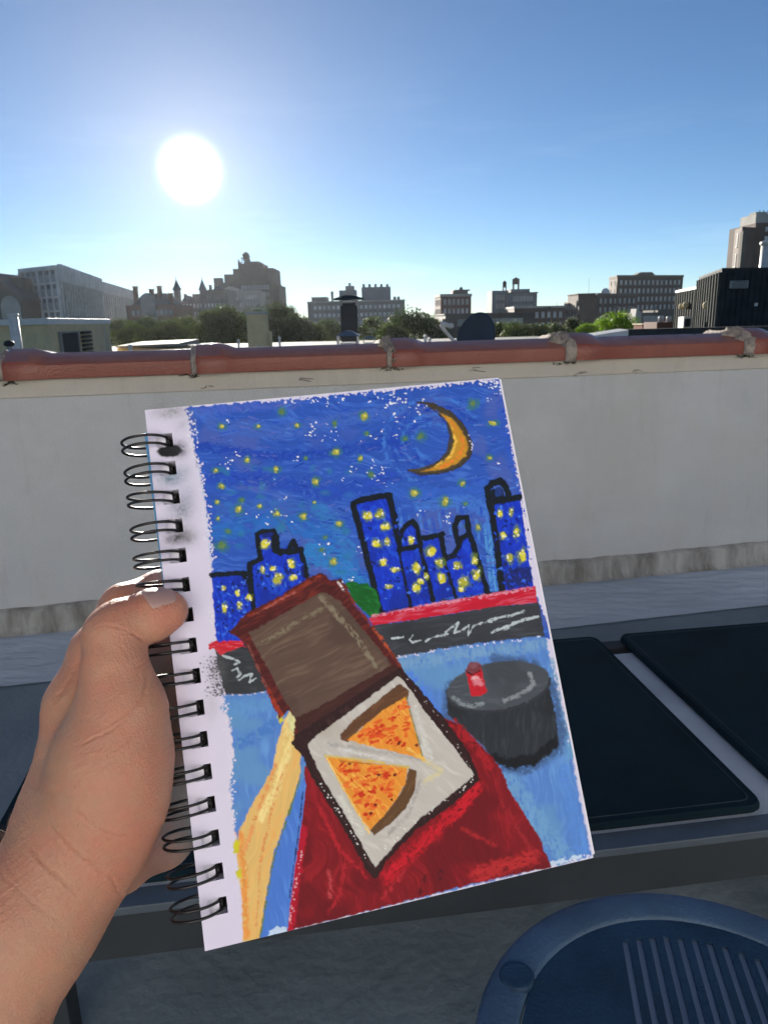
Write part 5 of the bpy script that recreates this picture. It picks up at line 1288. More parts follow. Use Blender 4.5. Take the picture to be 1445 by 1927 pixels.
# 7 long grey-brown building left of the flue
t = thing('hospital_block', 670, 300, 'long grey brick building with square windows and roof plant behind the black flue', 'building')
mb = MB(); vol(mb, 580, 762, 567, 300, 26); vol(mb, 588, 616, 559, 303, 14, 0); mb.build('wall', M['grey_stone'], t)
mb = MB(); vol(mb, 579, 763, 565.6, 299.6, 27, Z_at(670, 568, 300)); mb.build('cornice', M['pale_stone'], t)
mb = MB(); vol(mb, 682, 736, 540, 306, 14, Z_at(700, 566, 306)); vol(mb, 640, 672, 546, 305, 10, 5); vol(mb, 652, 668, 538, 307, 6, 5); mb.build('roof_plant', M['bluegrey'], t)
for x in (686, 697, 708, 719, 730, 660, 627):
    mb = MB(); y = 535 if x > 680 else (533 if x == 660 else 549); c = X_at(x, 308); mb.lathe((c, 308, 4), [(.5, 0), (.5, Z_at(x, y, 308)-4), (.62, Z_at(x, y, 308)-3.9)], 8); mb.build('stack', M['tin'], t)
for x in (741, 748): mb = MB(); vol(mb, x, x+5, 558, 304, 3, 5); mb.build('chimney', M['tin'], t)
facade(t, P2(584, 300), P2(760, 300), Z_at(670, 569, 300), 4, 19, 1.25, 1.5, 2.9, zoff=1.0)

# 8 small brick block with a flat cap
t = thing('brick_block', 850, 210, 'small red-brown brick apartment block with a flat dark cap, left of the dish', 'building')
l, m_, r = P2(818, 224), P2(829, 210), P2(886, 213); zt = Z_at(850, 558, 210)
mb = MB(); mb.prism(quadp(l, m_, r), GZ, zt); mb.build('wall', M['red_brick'], t)
mb = MB(); q = quadp(l, m_, r); c_ = np.mean(q, 0); mb.prism([tuple(c_+(np.array(p)-c_)*1.04) for p in q], zt+.002, zt+.7); mb.build('cornice', M['pale_stone'], t)
mb = MB(); vol(mb, 852, 880, 547, 216, 8, zt); vol(mb, 854, 884, 545, 215.6, 9, Z_at(868, 547, 216)+.01); mb.build('roof_block', M['dark_stone'], t)
mb = MB(); c = X_at(867, 218); mb.lathe((c, 218, Z_at(867, 546, 218)), [(.5, 0), (.5, .6), (.1, .9)], 8); mb.build('vent', M['tin'], t)
facade(t, m_, r, zt, 5, 6, .8, 1.5, 2.5, m0=.6, zoff=.6); facade(t, l, m_, zt, 5, 4, .8, 1.5, 2.5, m0=.6, zoff=.6)
# low dark roofs behind the dish
t = thing('low_dark_building', 910, 120, 'low dark flat-roofed building directly behind the satellite dish', 'building')
mb = MB(); vol(mb, 838, 1003, 590, 120, 20); vol(mb, 832, 846, 600, 118, 8); mb.build('wall', M['dark_stone'], t); mb = MB(); vol(mb, 836, 1005, 588.6, 119.6, 21, Z_at(920, 591, 120)); mb.build('parapet', M['dark_roof'], t)
facade(t, P2(846, 120), P2(998, 120), Z_at(920, 592, 120), 1, 12, .8, .9, 2, mg=M['glass'], zoff=.6)
# 9 blue-grey block with water tanks
t = thing('tank_topped_block', 965, 280, 'blue-grey apartment block carrying two round water tanks on its roof', 'building')
l, m_, r = P2(916, 296), P2(925, 280), P2(955, 281); zt = Z_at(935, 547, 280)
mb = MB(); mb.prism(quadp(l, m_, r), GZ, zt); vol(mb, 955, 1009, 551, 278, 24); vol(mb, 960, 995, 544, 284, 12, 5); mb.build('wall', M['bluegrey'], t)
mb = MB(); vol(mb, 954, 1011, 550, 277.5, 25, Z_at(980, 552, 278)); mb.build('cornice', M['dark_roof'], t)
for (x, yt_, yb_, w_) in ((969, 522, 535, 13), (948, 528, 541, 7)):
    mb = MB(); Dk = 288; c = X_at(x, Dk); r_ = w_/2*Dk/F; z0 = Z_at(x, yb_, Dk); z1 = Z_at(x, yt_, Dk); mb.lathe((c, Dk, z0), [(r_, 0), (r_, (z1-z0)*.7), (r_*1.1, (z1-z0)*.72), (.1, z1-z0)], 12)
    tk = mb.build('water_tank', M['bark'], t)
    mb = MB()
    for (sx, sy) in ((-1, -1), (1, -1), (-1, 1), (1, 1)): mb.box(c+sx*r_*.7-.15, c+sx*r_*.7+.15, Dk+sy*r_*.7-.15, Dk+sy*r_*.7+.15, Z_at(x, 549, Dk), z0-.002)
    mb.build('tank_stand', M['dark_metal'], tk)
facade(t, P2(957, 278), P2(1008, 278), Z_at(980, 552, 278), 4, 6, 1.0, 1.6, 3, mg=M['glass'], zoff=1.0); facade(t, m_, r, zt, 4, 3, .9, 1.6, 3, mg=M['glass'], zoff=1.5)
# 10 long low brick block
t = thing('long_brick_block', 1005, 170, 'long low brown brick apartment block with sunlit left end, right of the dish', 'building')
l, m_, r = P2(949, 188), P2(967, 170), P2(1062, 174); zt = Z_at(1000, 580, 171)
mb = MB(); mb.prism(quadp(l, m_, r), GZ, zt); mb.build('wall', M['brown_brick'], t); mb = MB(); q = quadp(l, m_, r); c_ = np.mean(q, 0); mb.prism([tuple(c_+(np.array(p)-c_)*1.02) for p in q], zt+.002, zt+.45); mb.build('parapet', M['pale_stone'], t)
facade(t, m_, r, zt, 3, 8, .85, 1.3, 2.3, m0=.4, zoff=.8); facade(t, l, m_, zt, 3, 4, .8, 1.3, 2.3, m0=.5, zoff=.8)
for x in (1032, 990): mb = MB(); vol(mb, x, x+3, 577, 172, 1, zt); mb.build('chimney', M['dark_stone'], t)
# 11 brown block
t = thing('brown_corner_block', 1080, 240, 'plain brown block with a blank shaded side, left of the brick wing', 'building')
l, m_, r = P2(1060, 262), P2(1088, 240), P2(1120, 246); zt = Z_at(1088, 566, 240)
mb = MB(); mb.prism(quadp(l, m_, r), GZ, zt); vol(mb, 1086, 1130, 553, 254, 14); mb.build('wall', M['brown_brick'], t); mb = MB(); vol(mb, 1085, 1131, 551.8, 253.6, 15, Z_at(1108, 553.5, 254)); mb.build('parapet', M['dark_roof'], t)
facade(t, l, m_, zt, 3, 5, .9, 1.4, 2.8, zoff=1.0)
# 12 the big brick block and its wing
t = thing('large_brick_block', 1205, 290, 'largest brown brick apartment block, many pale windows and a raised gabled centre', 'building')
l, m_, r = P2(1142, 302), P2(1157, 288), P2(1279, 300); zt = Z_at(1157, 522, 288)
mb = MB(); mb.prism(quadp(l, m_, r), GZ, zt); mb.build('wall', M['brown_brick'], t)
mb = MB(); q = quadp(l, m_, r); c_ = np.mean(q, 0); mb.prism([tuple(c_+(np.array(p)-c_)*1.015) for p in q], zt+.002, zt+.8); mb.build('cornice', M['dark_stone'], t)
mb = MB(); a, b = X_at(1192, 291), X_at(1228, 291); z0 = zt+.8; z1 = Z_at(1210, 512, 291)
mb.prism([(a, 291), (b, 291.8), (b, 297), (a, 297)], z0+.002, z1, top=[(a+1.6, 291.3), (b-1.2, 292), (b-1.2, 296), (a+1.6, 296)]); mb.build('gable', M['dark_stone'], t)
facade(t, m_, r, zt, 6, 14, 1.05, 1.7, 3.0, m0=.8, zoff=1.0); facade(t, l, m_, zt, 6, 2, 1.0, 1.7, 3.0, m0=.8, zoff=1.0)
t = thing('brick_wing', 1140, 250, 'lower brown brick wing with a sunlit left end, in front of the largest brick block', 'building')
l, m_, r = P2(1101, 272), P2(1121, 250), P2(1196, 262); zt = Z_at(1121, 556, 250)
mb = MB(); mb.prism(quadp(l, m_, r), GZ, zt); mb.build('wall', M['brown_brick'], t); mb = MB(); q = quadp(l, m_, r); c_ = np.mean(q, 0); mb.prism([tuple(c_+(np.array(p)-c_)*1.015) for p in q], zt+.002, zt+.6); mb.build('cornice', M['dark_stone'], t)
facade(t, m_, r, zt, 4, 8, 1.0, 1.6, 2.8, m0=.6, zoff=.9); facade(t, l, m_, zt, 4, 5, .8, 1.5, 2.8, m0=.6, zoff=.9)
mb = MB(); mb.lathe((X_at(1136, 258), 258, zt+.6), [(1.5, 0), (1.4, .9), (.9, 1.6), (.1, 1.9)], 12); mb.build('skylight_dome', M['white_conc'], t, smooth=True)
t = thing('dark_annex', 1232, 150, 'low dark building with two small vents in front of the largest brick block', 'building')
mb = MB(); vol(mb, 1195, 1262, 588, 150, 12); vol(mb, 1240, 1275, 583, 154, 10); mb.build('wall', M['dark_stone'], t)
for x in (1157, 1182, 1230): mb = MB(); c = X_at(x, 156); mb.lathe((c, 156, GZ), [(.14, 0), (.14, Z_at(x, 580, 156)-GZ), (.45, Z_at(x, 580, 156)-GZ+.01), (.5, Z_at(x, 577, 156)-GZ), (.1, Z_at(x, 575.5, 156)-GZ)], 8); mb.build('vent', M['tin'], t)
facade(t, P2(1198, 150), P2(1260, 150), Z_at(1230, 589, 150), 2, 5, .8, 1.0, 1.9, mg=M['glass'], zoff=.5)
t = thing('pale_gable', 1197, 90, 'narrow pale rendered gable wall beside the bright green tree', 'wall')
mb = MB(); a, b, c2_ = X_at(1190, 90), X_at(1206, 90), X_at(1196, 90); z0 = -4; zt = Z_at(1197, 581, 90)
mb.add([(a, 90, GZ), (b, 90, GZ), (b, 90, zt-.4), (c2_, 90, zt), (a, 90, z0+2)]+[(a, 92, GZ), (b, 92, GZ), (b, 92, zt-.4), (c2_, 92, zt), (a, 92, z0+2)], [(0, 1, 2, 3, 4), (9, 8, 7, 6, 5)]+[(i, (i+1) % 5, 5+(i+1) % 5, 5+i) for i in range(5)])
mb.build('wall', M['pale_stone'], t)
# 13 tall tower at the right edge
t = thing('residential_tower', 1410, 160, 'tall brown residential tower with balconies rising above the black shed', 'tower')
l, m_, r = P2(1367, 166), P2(1380, 160), P2(1404, 162); zt = Z_at(1380, 427, 160)
mb = MB(); mb.prism(quadp(l, m_, r), GZ, zt); vol(mb, 1404, 1480, 419, 164, 12); vol(mb, 1362, 1380, 505, 165, 6); mb.build('wall', M['brown_brick'], t)
mb = MB(); vol(mb, 1403, 1440, 402, 167, 7, Z_at(1420, 420, 167)); vol(mb, 1402, 1422, 399, 169, 3, Z_at(1412, 402, 169)+.002); mb.build('roof_block', M['pale_stone'], t)
for x in (1409, 1416, 1424, 1436): mb = MB(); c = X_at(x, 170); mb.tube([(c, 170, Z_at(x, 404, 170)), (c, 170, Z_at(x, 396, 170))], .09, 5); mb.build('antenna', M['dark_metal'], t)
for i in range(9):
    z = Z_at(1390, 436+i*8.3, 160)
    mb = MB(); mb.box(X_at(1381, 159), X_at(1388, 159), 158.7, 159.98, z-.9, z); mb.build('balcony', M['dark_stone'], t)
facade(t, l, m_, zt, 5, 1, 1.1, 2.6, 4.0, m0=.1, zoff=1.0)
facade(t, P2(1420, 164), P2(1446, 164), Z_at(1430, 421, 164), 4, 2, 1.3, .9, 1.8, m0=.2, zoff=.6)

# ------------------------------------------------------------------ things on the neighbouring roofs
rw = thing('row_house', 700, 20, 'flat roofed row house just beyond the terracotta topped wall', 'building')
mb = MB(); mb.box(-16, 24, 3.6, 46, GZ, -.35); mb.build('wall', M['plume2'], rw); mb = MB(); mb.box(-16.1, 24.1, 3.5, 46.1, -.348, -.25); mb.build('roof', M['tar_roof'], rw)
RZ = -.25
# shed on the left
t = empty('rooftop_shed', (X_at(90, 22), 22, RZ), 'beige rooftop shed with a white flat roof, behind the left end of the wall', 'shed')
l, m_, r = P2(-60, 22.8), P2(90, 20.5), P2(205, 29); zt = Z_at(90, 611, 20.5)
mb = MB(); mb.prism(quadp(l, m_, r), RZ+.001, zt); mb.build('wall', M['plume'], t)
q = quadp(l, m_, r); c_ = np.mean(q, 0); mb = MB(); mb.prism([tuple(c_+(np.array(p)-c_)*1.03) for p in q], zt+.001, zt+.17); mb.build('roof', M['fascia'], t, bevel=.01)
def on_face(a, b, s0, s1, z0, z1, off, th, mb):
    a = np.array(a); b = np.array(b); d = (b-a); n_ = np.array([d[1], -d[0]])/np.linalg.norm(d); n_ = n_ if n_@(-a) > 0 else -n_
    mb.prism([tuple(a+d*s0+n_*off), tuple(a+d*s1+n_*off), tuple(a+d*s1+n_*(off+th)), tuple(a+d*s0+n_*(off+th))], z0, z1)
mb = MB(); on_face(m_, r, .10, .38, zt-1.1, zt-.20, .002, .05, mb); f = mb.build('window', M['plume2'], t)
mb = MB(); on_face(m_, r, .13, .35, zt-1.05, zt-.24, .053, .01, mb); mb.build('pane', M['dark_metal'], f)
mb = MB()
for i in range(6): on_face(m_, r, .42, .56, zt-.30-i*.13, zt-.22-i*.13, .002, .10, mb)
mb.build('louvre', M['dark_metal'], t)
mb = MB(); p = np.array(m_)+(np.array(r)-np.array(m_))*.93; mb.lathe((p[0], p[1]-.45, RZ), [(.09, 0), (.09, zt-RZ-.02), (.11, zt-RZ)], 12); mb.build('downpipe', M['white_pipe'], t, smooth=True)
t = empty('vent_pipe', (X_at(24, 15), 15, RZ), 'white vent pipe standing in front of the beige shed at the left', 'pipe')
mb = MB(); mb.lathe((X_at(26, 15), 15, RZ), [(.10, 0), (.09, Z_at(24, 596, 15)-RZ)], 14)
mb.build('pipe', M['white_pipe'], t, smooth=True)
mb = MB(); mb.lathe((X_at(26, 15), 15, Z_at(24, 596, 15)), [(.105, .001), (.105, .05), (.07, .06)], 14); mb.build('rim', M['white_pipe'], t, smooth=True)
# lit wall lamp globe left
t = empty('small_vent_cap', (X_at(12, 14), 14, RZ), 'small dark mushroom vent at the far left end of the wall', 'vent')
mb = MB(); mb.lathe((X_at(11, 14), 14, RZ), [(.05, 0), (.05, Z_at(11, 652, 14)-RZ)], 10); mb.build('pipe', M['tin'], t)
mb = MB(); mb.lathe((X_at(11, 14), 14, Z_at(11, 652, 14)), [(.06, .0), (.10, .03), (.08, .09), (.02, .11)], 14); mb.build('cap', M['chim_black'], t, smooth=True)
# pale square chimney
t = empty('rendered_chimney', (X_at(482, 20), 20, RZ), 'plain pale rendered chimney among the trees, left of the black flue', 'chimney')
mb = MB(); mb.box(X_at(464, 20), X_at(500, 20), 20, 20.5, RZ, Z_at(482, 592, 20)); mb.build('shaft', M['plume'], t)
mb = MB(); mb.box(X_at(462.5, 20), X_at(499.5, 20), 19.95, 20.55, Z_at(482, 592, 20)+.001, Z_at(482, 586, 20)); mb.build('cap', M['pale_stone'], t)
mb = MB(); mb.box(X_at(500.5, 20), X_at(506, 20), 20.1, 20.4, RZ, Z_at(503, 624, 20)); mb.build('side_block', M['plume'], t)
# black flue with a hood
t = empty('black_flue', (X_at(657, 12), 12, RZ), 'black square flue with a wide sloping hood, tallest thing behind the wall centre', 'chimney')
a, b = X_at(641, 12), X_at(673, 12); w_ = b-a; cxx = (a+b)/2
mb = MB(); mb.box(a, b, 12, 12+w_, RZ, Z_at(657, 575, 12)); mb.build('shaft', M['chim_black'], t, bevel=.006)
mb = MB()
for (sx, sy) in ((0, 0), (1, 0), (0, 1), (1, 1)): mb.box(a+sx*(w_-.03), a+sx*(w_-.03)+.03, 12+sy*(w_-.03), 12+sy*(w_-.03)+.03, Z_at(657, 575, 12)+.001, Z_at(657, 564, 12))
mb.build('hood_posts', M['tin'], t)
mb = MB(); e = w_*.2; mb.prism([(a+.031, 12.031), (b-.031, 12.031), (b-.031, 12+w_-.031), (a+.031, 12+w_-.031)], Z_at(657, 575, 12)+.001, Z_at(657, 570, 12)); mb.build('inner_liner', M['chim_black'], t)
mb = MB(); e = w_*.36; z0 = Z_at(657, 564, 12)+.001; z1 = Z_at(657, 555, 12)
mb.prism([(a-e, 12-e), (b+e, 12-e), (b+e, 12+w_+e), (a-e, 12+w_+e)], z0, z0+.018); 
mb.prism([(a-e, 12-e), (b+e, 12-e), (b+e, 12+w_+e), (a-e, 12+w_+e)], z0+.019, z1, top=[(cxx-.06, 12+w_*.4), (cxx+.06, 12+w_*.4), (cxx+.06, 12+w_*.6), (cxx-.06, 12+w_*.6)]); mb.build('hood', M['rib'], t)
def cowl(x0, x1, yt_, yb_, D, label):
    t = empty('chimney_cowl', (X_at((x0+x1)/2, D), D, RZ), label, 'chimney cap', 'small hooded chimney caps behind the wall')
    a, b = X_at(x0, D), X_at(x1, D); w_ = b-a; z0 = Z_at((x0+x1)/2, yt_+(yb_-yt_)*.45, D); z1 = Z_at((x0+x1)/2, yt_, D)
    mb = MB(); mb.prism([(a, D), (b, D), (b, D+w_), (a, D+w_)], z0, z1, top=[(a+w_*.42, D+w_*.42), (b-w_*.42, D+w_*.42), (b-w_*.42, D+w_*.58), (a+w_*.42, D+w_*.58)]); mb.build('hood', M['tin'], t)
    mb = MB()
    for (sx, sy) in ((0, 0), (1, 0), (0, 1), (1, 1)):
        px_, py_ = a+w_*.08+sx*w_*.78, D+w_*.08+sy*w_*.78; mb.box(px_, px_+w_*.06, py_, py_+w_*.06, RZ, z0-.001)
    mb.box(a+w_*.2, b-w_*.2, D+w_*.2, D+w_*.8, RZ, z0-(z1-z0)*1.2); mb.build('posts', M['white_pipe'], t)
cowl(628, 677, 622, 645, 10, 'pale hooded chimney cap in front of the black flue')
cowl(680, 706, 632, 645, 11, 'smallest hooded chimney cap, just right of the black flue')
for i, (x, y, D, c_) in enumerate(((240, 648, 14, 1), (446, 638, 16, 0), (524, 633, 15, 0), (800, 629, 12, 0), (808, 634, 12.4, 0))):
    lab = ['low round vent left of the first raised tile', 'thin white pipe left of the pale rendered chimney', 'thin white pipe right of the pale rendered chimney', 'taller of two short white pipes left of the dish', 'shorter of two short white pipes left of the dish'][i]
    t = empty('vent_pipe', (X_at(x, D), D, RZ), lab, 'pipe', 'short pipes behind the wall'); zt = Z_at(x, y, D); r_ = .022 if not c_ else .04
    mb = MB(); mb.lathe((X_at(x, D), D, RZ), [(r_, 0), (r_, zt-RZ-.06), (r_*.9, zt-RZ-.05)], 10); mb.build('pipe', M['white_pipe'], t, smooth=True)
    mb = MB(); mb.lathe((X_at(x, D), D, zt-.05), [(r_*1.35, .0), (r_*1.4, .02), (r_*.5, .05)], 10); mb.build('cap', M['white_pipe'], t, smooth=True)
t = empty('roof_slab', (X_at(270, 30), 30, RZ), 'low pale sloping roof edge seen over the left of the wall', 'roof hatch')
mb = MB(); mb.prism([(X_at(215, 30), 30), (X_at(330, 30), 30), (X_at(330, 30), 33), (X_at(215, 30), 33)], RZ+.001, [Z_at(215, 655, 30), Z_at(330, 655, 30), Z_at(330, 655, 30)+.01, Z_at(215, 655, 30)+.01], top=[(X_at(215, 30), 30), (X_at(330, 30), 30), (X_at(330, 30), 33), (X_at(215, 30), 33)]); mb.build('kerb', M['plume'], t)
mb = MB(); mb.prism([(X_at(213, 29.8), 29.8), (X_at(332, 29.8), 29.8), (X_at(332, 29.8), 33.2), (X_at(213, 29.8), 33.2)], Z_at(270, 654, 30)+.02, [Z_at(213, 652, 30)+.02, Z_at(332, 647, 30)+.02, Z_at(332, 647, 30)+.1, Z_at(213, 652, 30)+.1]); mb.build('lid', M['plume2'], t)
# satellite dish
t = empty('satellite_dish', (X_at(888, 12), 12, RZ), 'dark blue-grey satellite dish with a pale feed arm, poking above the wall', 'satellite dish')
cD = at_Y(893, 640, 12); nv = np.array([-.74, -.62, .26]); nv /= np.linalg.norm(nv); e1_ = np.cross([0, 0, 1.0], nv); e1_ /= np.linalg.norm(e1_); e2_ = np.cross(nv, e1_)
mb = MB(); vs = []; fs = []; Rr, Sg = 9, 36; RD = .44
for s_ in (0, .012):
    for i in range(Rr):
        q = (i+.01)/(Rr-1)
        for k in range(Sg):
            a = 2*math.pi*k/Sg; vs.append(cD+(e1_*math.cos(a)*.92+e2_*math.sin(a))*RD*min(q, 1)+nv*(.075*q*q-.075-s_))
o_ = Rr*Sg
for i in range(Rr-1):
    for k in range(Sg):
        k2 = (k+1) % Sg; fs += [(i*Sg+k, i*Sg+k2, (i+1)*Sg+k2, (i+1)*Sg+k), (o_+i*Sg+k, o_+(i+1)*Sg+k, o_+(i+1)*Sg+k2, o_+i*Sg+k2)]
for k in range(Sg): k2 = (k+1) % Sg; fs.append(((Rr-1)*Sg+k, (Rr-1)*Sg+k2, o_+(Rr-1)*Sg+k2, o_+(Rr-1)*Sg+k))
mb.add(vs, fs); mb.build('reflector', M['dish'], t, smooth=True)
mb = MB(); lnb = at_Y(848, 613, 11.8); p1 = at_Y(852, 640, 11.9); p0 = at_Y(882, 655, 12)
mb.tube([p0, p1, at_Y(836, 622, 11.85), at_Y(830, 612, 11.8)], [.02, .025, .03, .03], 8); arm = mb.build('feed_arm', M['white_pipe'], t, smooth=True)
mb = MB(); mb.tube([at_Y(829, 610, 11.8), at_Y(838, 611, 11.78), lnb], [.045, .04, .03], 10); mb.lathe(lnb-np.array([0, 0, .04]), [(.02, 0), (.05, .02), (.05, .06), (.02, .08)], 12); mb.build('feed_horn', M['white_pipe'], arm, smooth=True)
mb = MB(); mb.tube([cD-nv*.085, cD-nv*.18+np.array([0, 0, -.12]), (cD[0]+.15, cD[1]+.10, RZ)], .03, 8); mb.build('mast', M['tin'], t, smooth=True)
# black corrugated shed at the right
t = empty('corrugated_shed', (X_at(1350, 24), 24, RZ), 'black corrugated metal shed in two heights at the right edge behind the wall', 'shed')
l, m_, r = P2(1309, 30), P2(1350, 24), P2(1500, 24.6); zt = Z_at(1350, 509, 24); ztl = Z_at(1309, 524, 30)
q = quadp(l, m_, r)
mb = MB(); mb.prism(q, RZ+.001, zt); mb.build('wall', M['dark_metal'], t)
def ribs(name, a, b, z0, z1, n, th=.05, w_=.03, mt=None):
    a = np.array(a); b = np.array(b); mb = MB(); L_ = np.linalg.norm(b-a)
    for i in range(n+1):
        s = i/n; on_face(a, b, max(0, s-w_/L_), min(1, s+w_/L_), z0, z1, .002, th, mb)
    mb.build(name, mt or M['dark_metal'], t)
ribs('wall_ribs', m_, r, RZ+.01, zt-.05, 14, .035, .03); ribs('wall_ribs', l, m_, RZ+.01, zt-.05, 9, .09, .10, M['rib'])
mb = MB(); c_ = np.mean(q, 0); mb.prism([tuple(c_+(np.array(p)-c_)*1.012) for p in q], zt+.001, zt+.07); mb.build('roof', M['dark_metal'], t)
l2, m2 = P2(1271, 38), P2(1311, 31.5); z2 = Z_at(1311, 543, 31.5)
mb = MB(); mb.prism([l2, m2, (m2[0]+4, m2[1]+2), (l2[0]+4, l2[1]+2)], RZ+.001, z2); lo2 = mb.build('lower_wall', M['dark_metal'], t)
ribs('wall_ribs', l2, m2, RZ+.01, z2-.03, 9, .09, .12, M['rib'])
mb = MB(); mb.prism([(l2[0]-.2, l2[1]-.2), (m2[0]-.1, m2[1]-.2), (m2[0]+4, m2[1]+1.8), (l2[0]+4, l2[1]+2)], z2+.001, z2+.10); mb.build('lower_roof', M['fascia'], t)
mb = MB(); x0, x1 = .085, .31
on_face(m_, r, x0, x1, Z_at(1380, 543, 24), Z_at(1380, 528, 24), .04, .06, mb); mb.build('vent_grille', M['tin'], t, bevel=.02)
mb = MB(); sl = MB()
for k in range(5): on_face(m_, r, x0+.02, x1-.02, Z_at(1380, 541-k*2.6, 24), Z_at(1380, 540-k*2.6, 24), .101, .01, sl)
sl.build('vent_slats', M['dark_metal'], t)
mb = MB()
for (s, y) in ((.42, 573),): on_face(m_, r, s, s+.03, Z_at(1415, y+3, 24), Z_at(1415, y-3, 24), .04, .05, mb)
mb.build('bracket', M['white_pipe'], t)
for (x, y, D, lab) in ((1282, 577, 34, 'left one of the paired round lamps on the low shed wall'), (1290, 574, 33.5, 'right one of the paired round lamps on the low shed wall'), (1329, 575, 26.6, 'single round lamp on the tall part of the black shed')):
    p = at_Y(x, y, D-.15); s_ = empty('wall_lamp', p, lab, 'lamp', 'round lamps on the black shed')
    mb = MB(); mb.lathe((p[0], p[1], p[2]-.1), [(.04, -.03), (.11, .02), (.14, .12), (.10, .2), (.03, .24)], 14); mb.build('globe', M['plume'], s_, smooth=True)
    mb = MB(); mb.tube([(p[0]+.08, p[1]+.05, p[2]), (p[0]+.24, p[1]+.2, p[2]-.02)], .06, 10); mb.build('bracket', M['chim_black'], s_, smooth=True)
t = empty('flue_pipe', (X_at(1432, 25), 25.6, zt), 'round white flue pipe with a cap on top of the black shed', 'pipe')
c = X_at(1433, 25.6); zb = zt+.072; ztp = Z_at(1433, 462, 25.6); mb = MB(); mb.lathe((c, 25.6, zb), [(.27, 0), (.25, .05), (.25, ztp-zb)], 20); mb.build('pipe', M['white_pipe'], t, smooth=True)
mb = MB(); mb.lathe((c, 25.6, ztp), [(.27, .001), (.30, .05), (.29, .12), (.12, .16)], 20); mb.build('cap', M['white_pipe'], t, smooth=True)
# clutter low behind the wall at the right
t = empty('white_roof_board', (X_at(1150, 15), 15, RZ), 'white board lying on a low roof below the bright green tree', 'board')
mb = MB(); a = at_Y(1118, 631, 15); b = at_Y(1182, 621, 15); mb.prism([(a[0], 15), (b[0], 15), (b[0], 15.6), (a[0], 15.6)], a[2]-.03, [a[2], b[2], b[2]+.02, a[2]+.02]); mb.build('board', M['fascia'], t)
mb = MB(); mb.box(a[0]+.05, a[0]+.12, 15.1, 15.2, RZ, a[2]-.032); mb.box(b[0]-.12, b[0]-.05, 15.1, 15.2, RZ, a[2]-.032); mb.build('leg', M['tin'], t)
t = empty('dark_roof_edge', (X_at(1300, 18), 18, RZ), 'long low black roof kerb running under the black shed', 'roof kerb')
mb = MB(); mb.box(X_at(1180, 18), X_at(1460, 18), 18, 18.3, RZ, Z_at(1300, 619, 18)); mb.build('kerb', M['chim_black'], t); mb = MB(); mb.box(X_at(1179, 18), X_at(1461, 18), 17.97, 18.33, Z_at(1300, 619, 18)+.001, Z_at(1300, 617, 18)); mb.build('flashing', M['dark_metal'], t)
t = empty('brick_stack', (X_at(1255, 40), 40, RZ), 'low reddish brick stack with two pale round pots, left of the black shed', 'chimney')
mb = MB(); vol(mb, 1236, 1272, 606, 40, 2, RZ); mb.build('stack', M['red_brick'], t)
for x in (1243, 1258): mb = MB(); mb.lathe((X_at(x, 40.6), 40.6, Z_at(x, 606, 40.6)), [(.12, 0), (.14, .25), (.10, .3)], 12); mb.build('chimney_pot', M['fascia'], t, smooth=True)
t = empty('sunlit_parapet', (X_at(1222, 44), 44, RZ), 'short pinkish parapet catching the sun, beside the brick stack', 'wall')
mb = MB(); vol(mb, 1209, 1236, 611, 44, 1.5, RZ); mb.build('wall', M['terra'], t); mb = MB(); vol(mb, 1208, 1237, 609, 43.9, 1.7, Z_at(1222, 611, 44)+.001); mb.build('coping', M['plume'], t)
t = empty('rooftop_unit', (X_at(1295, 27), 27, RZ), 'dark air conditioning unit with a white frame in front of the low shed wall', 'air conditioner')
mb = MB(); vol(mb, 1286, 1302, 596, 27, .5, RZ); mb.build('casing', M['white_pipe'], t, bevel=.01); mb = MB(); vol(mb, 1289, 1299, 600, 26.97, .028, Z_at(1294, 615, 27)); mb.build('grille', M['dark_metal'], t)

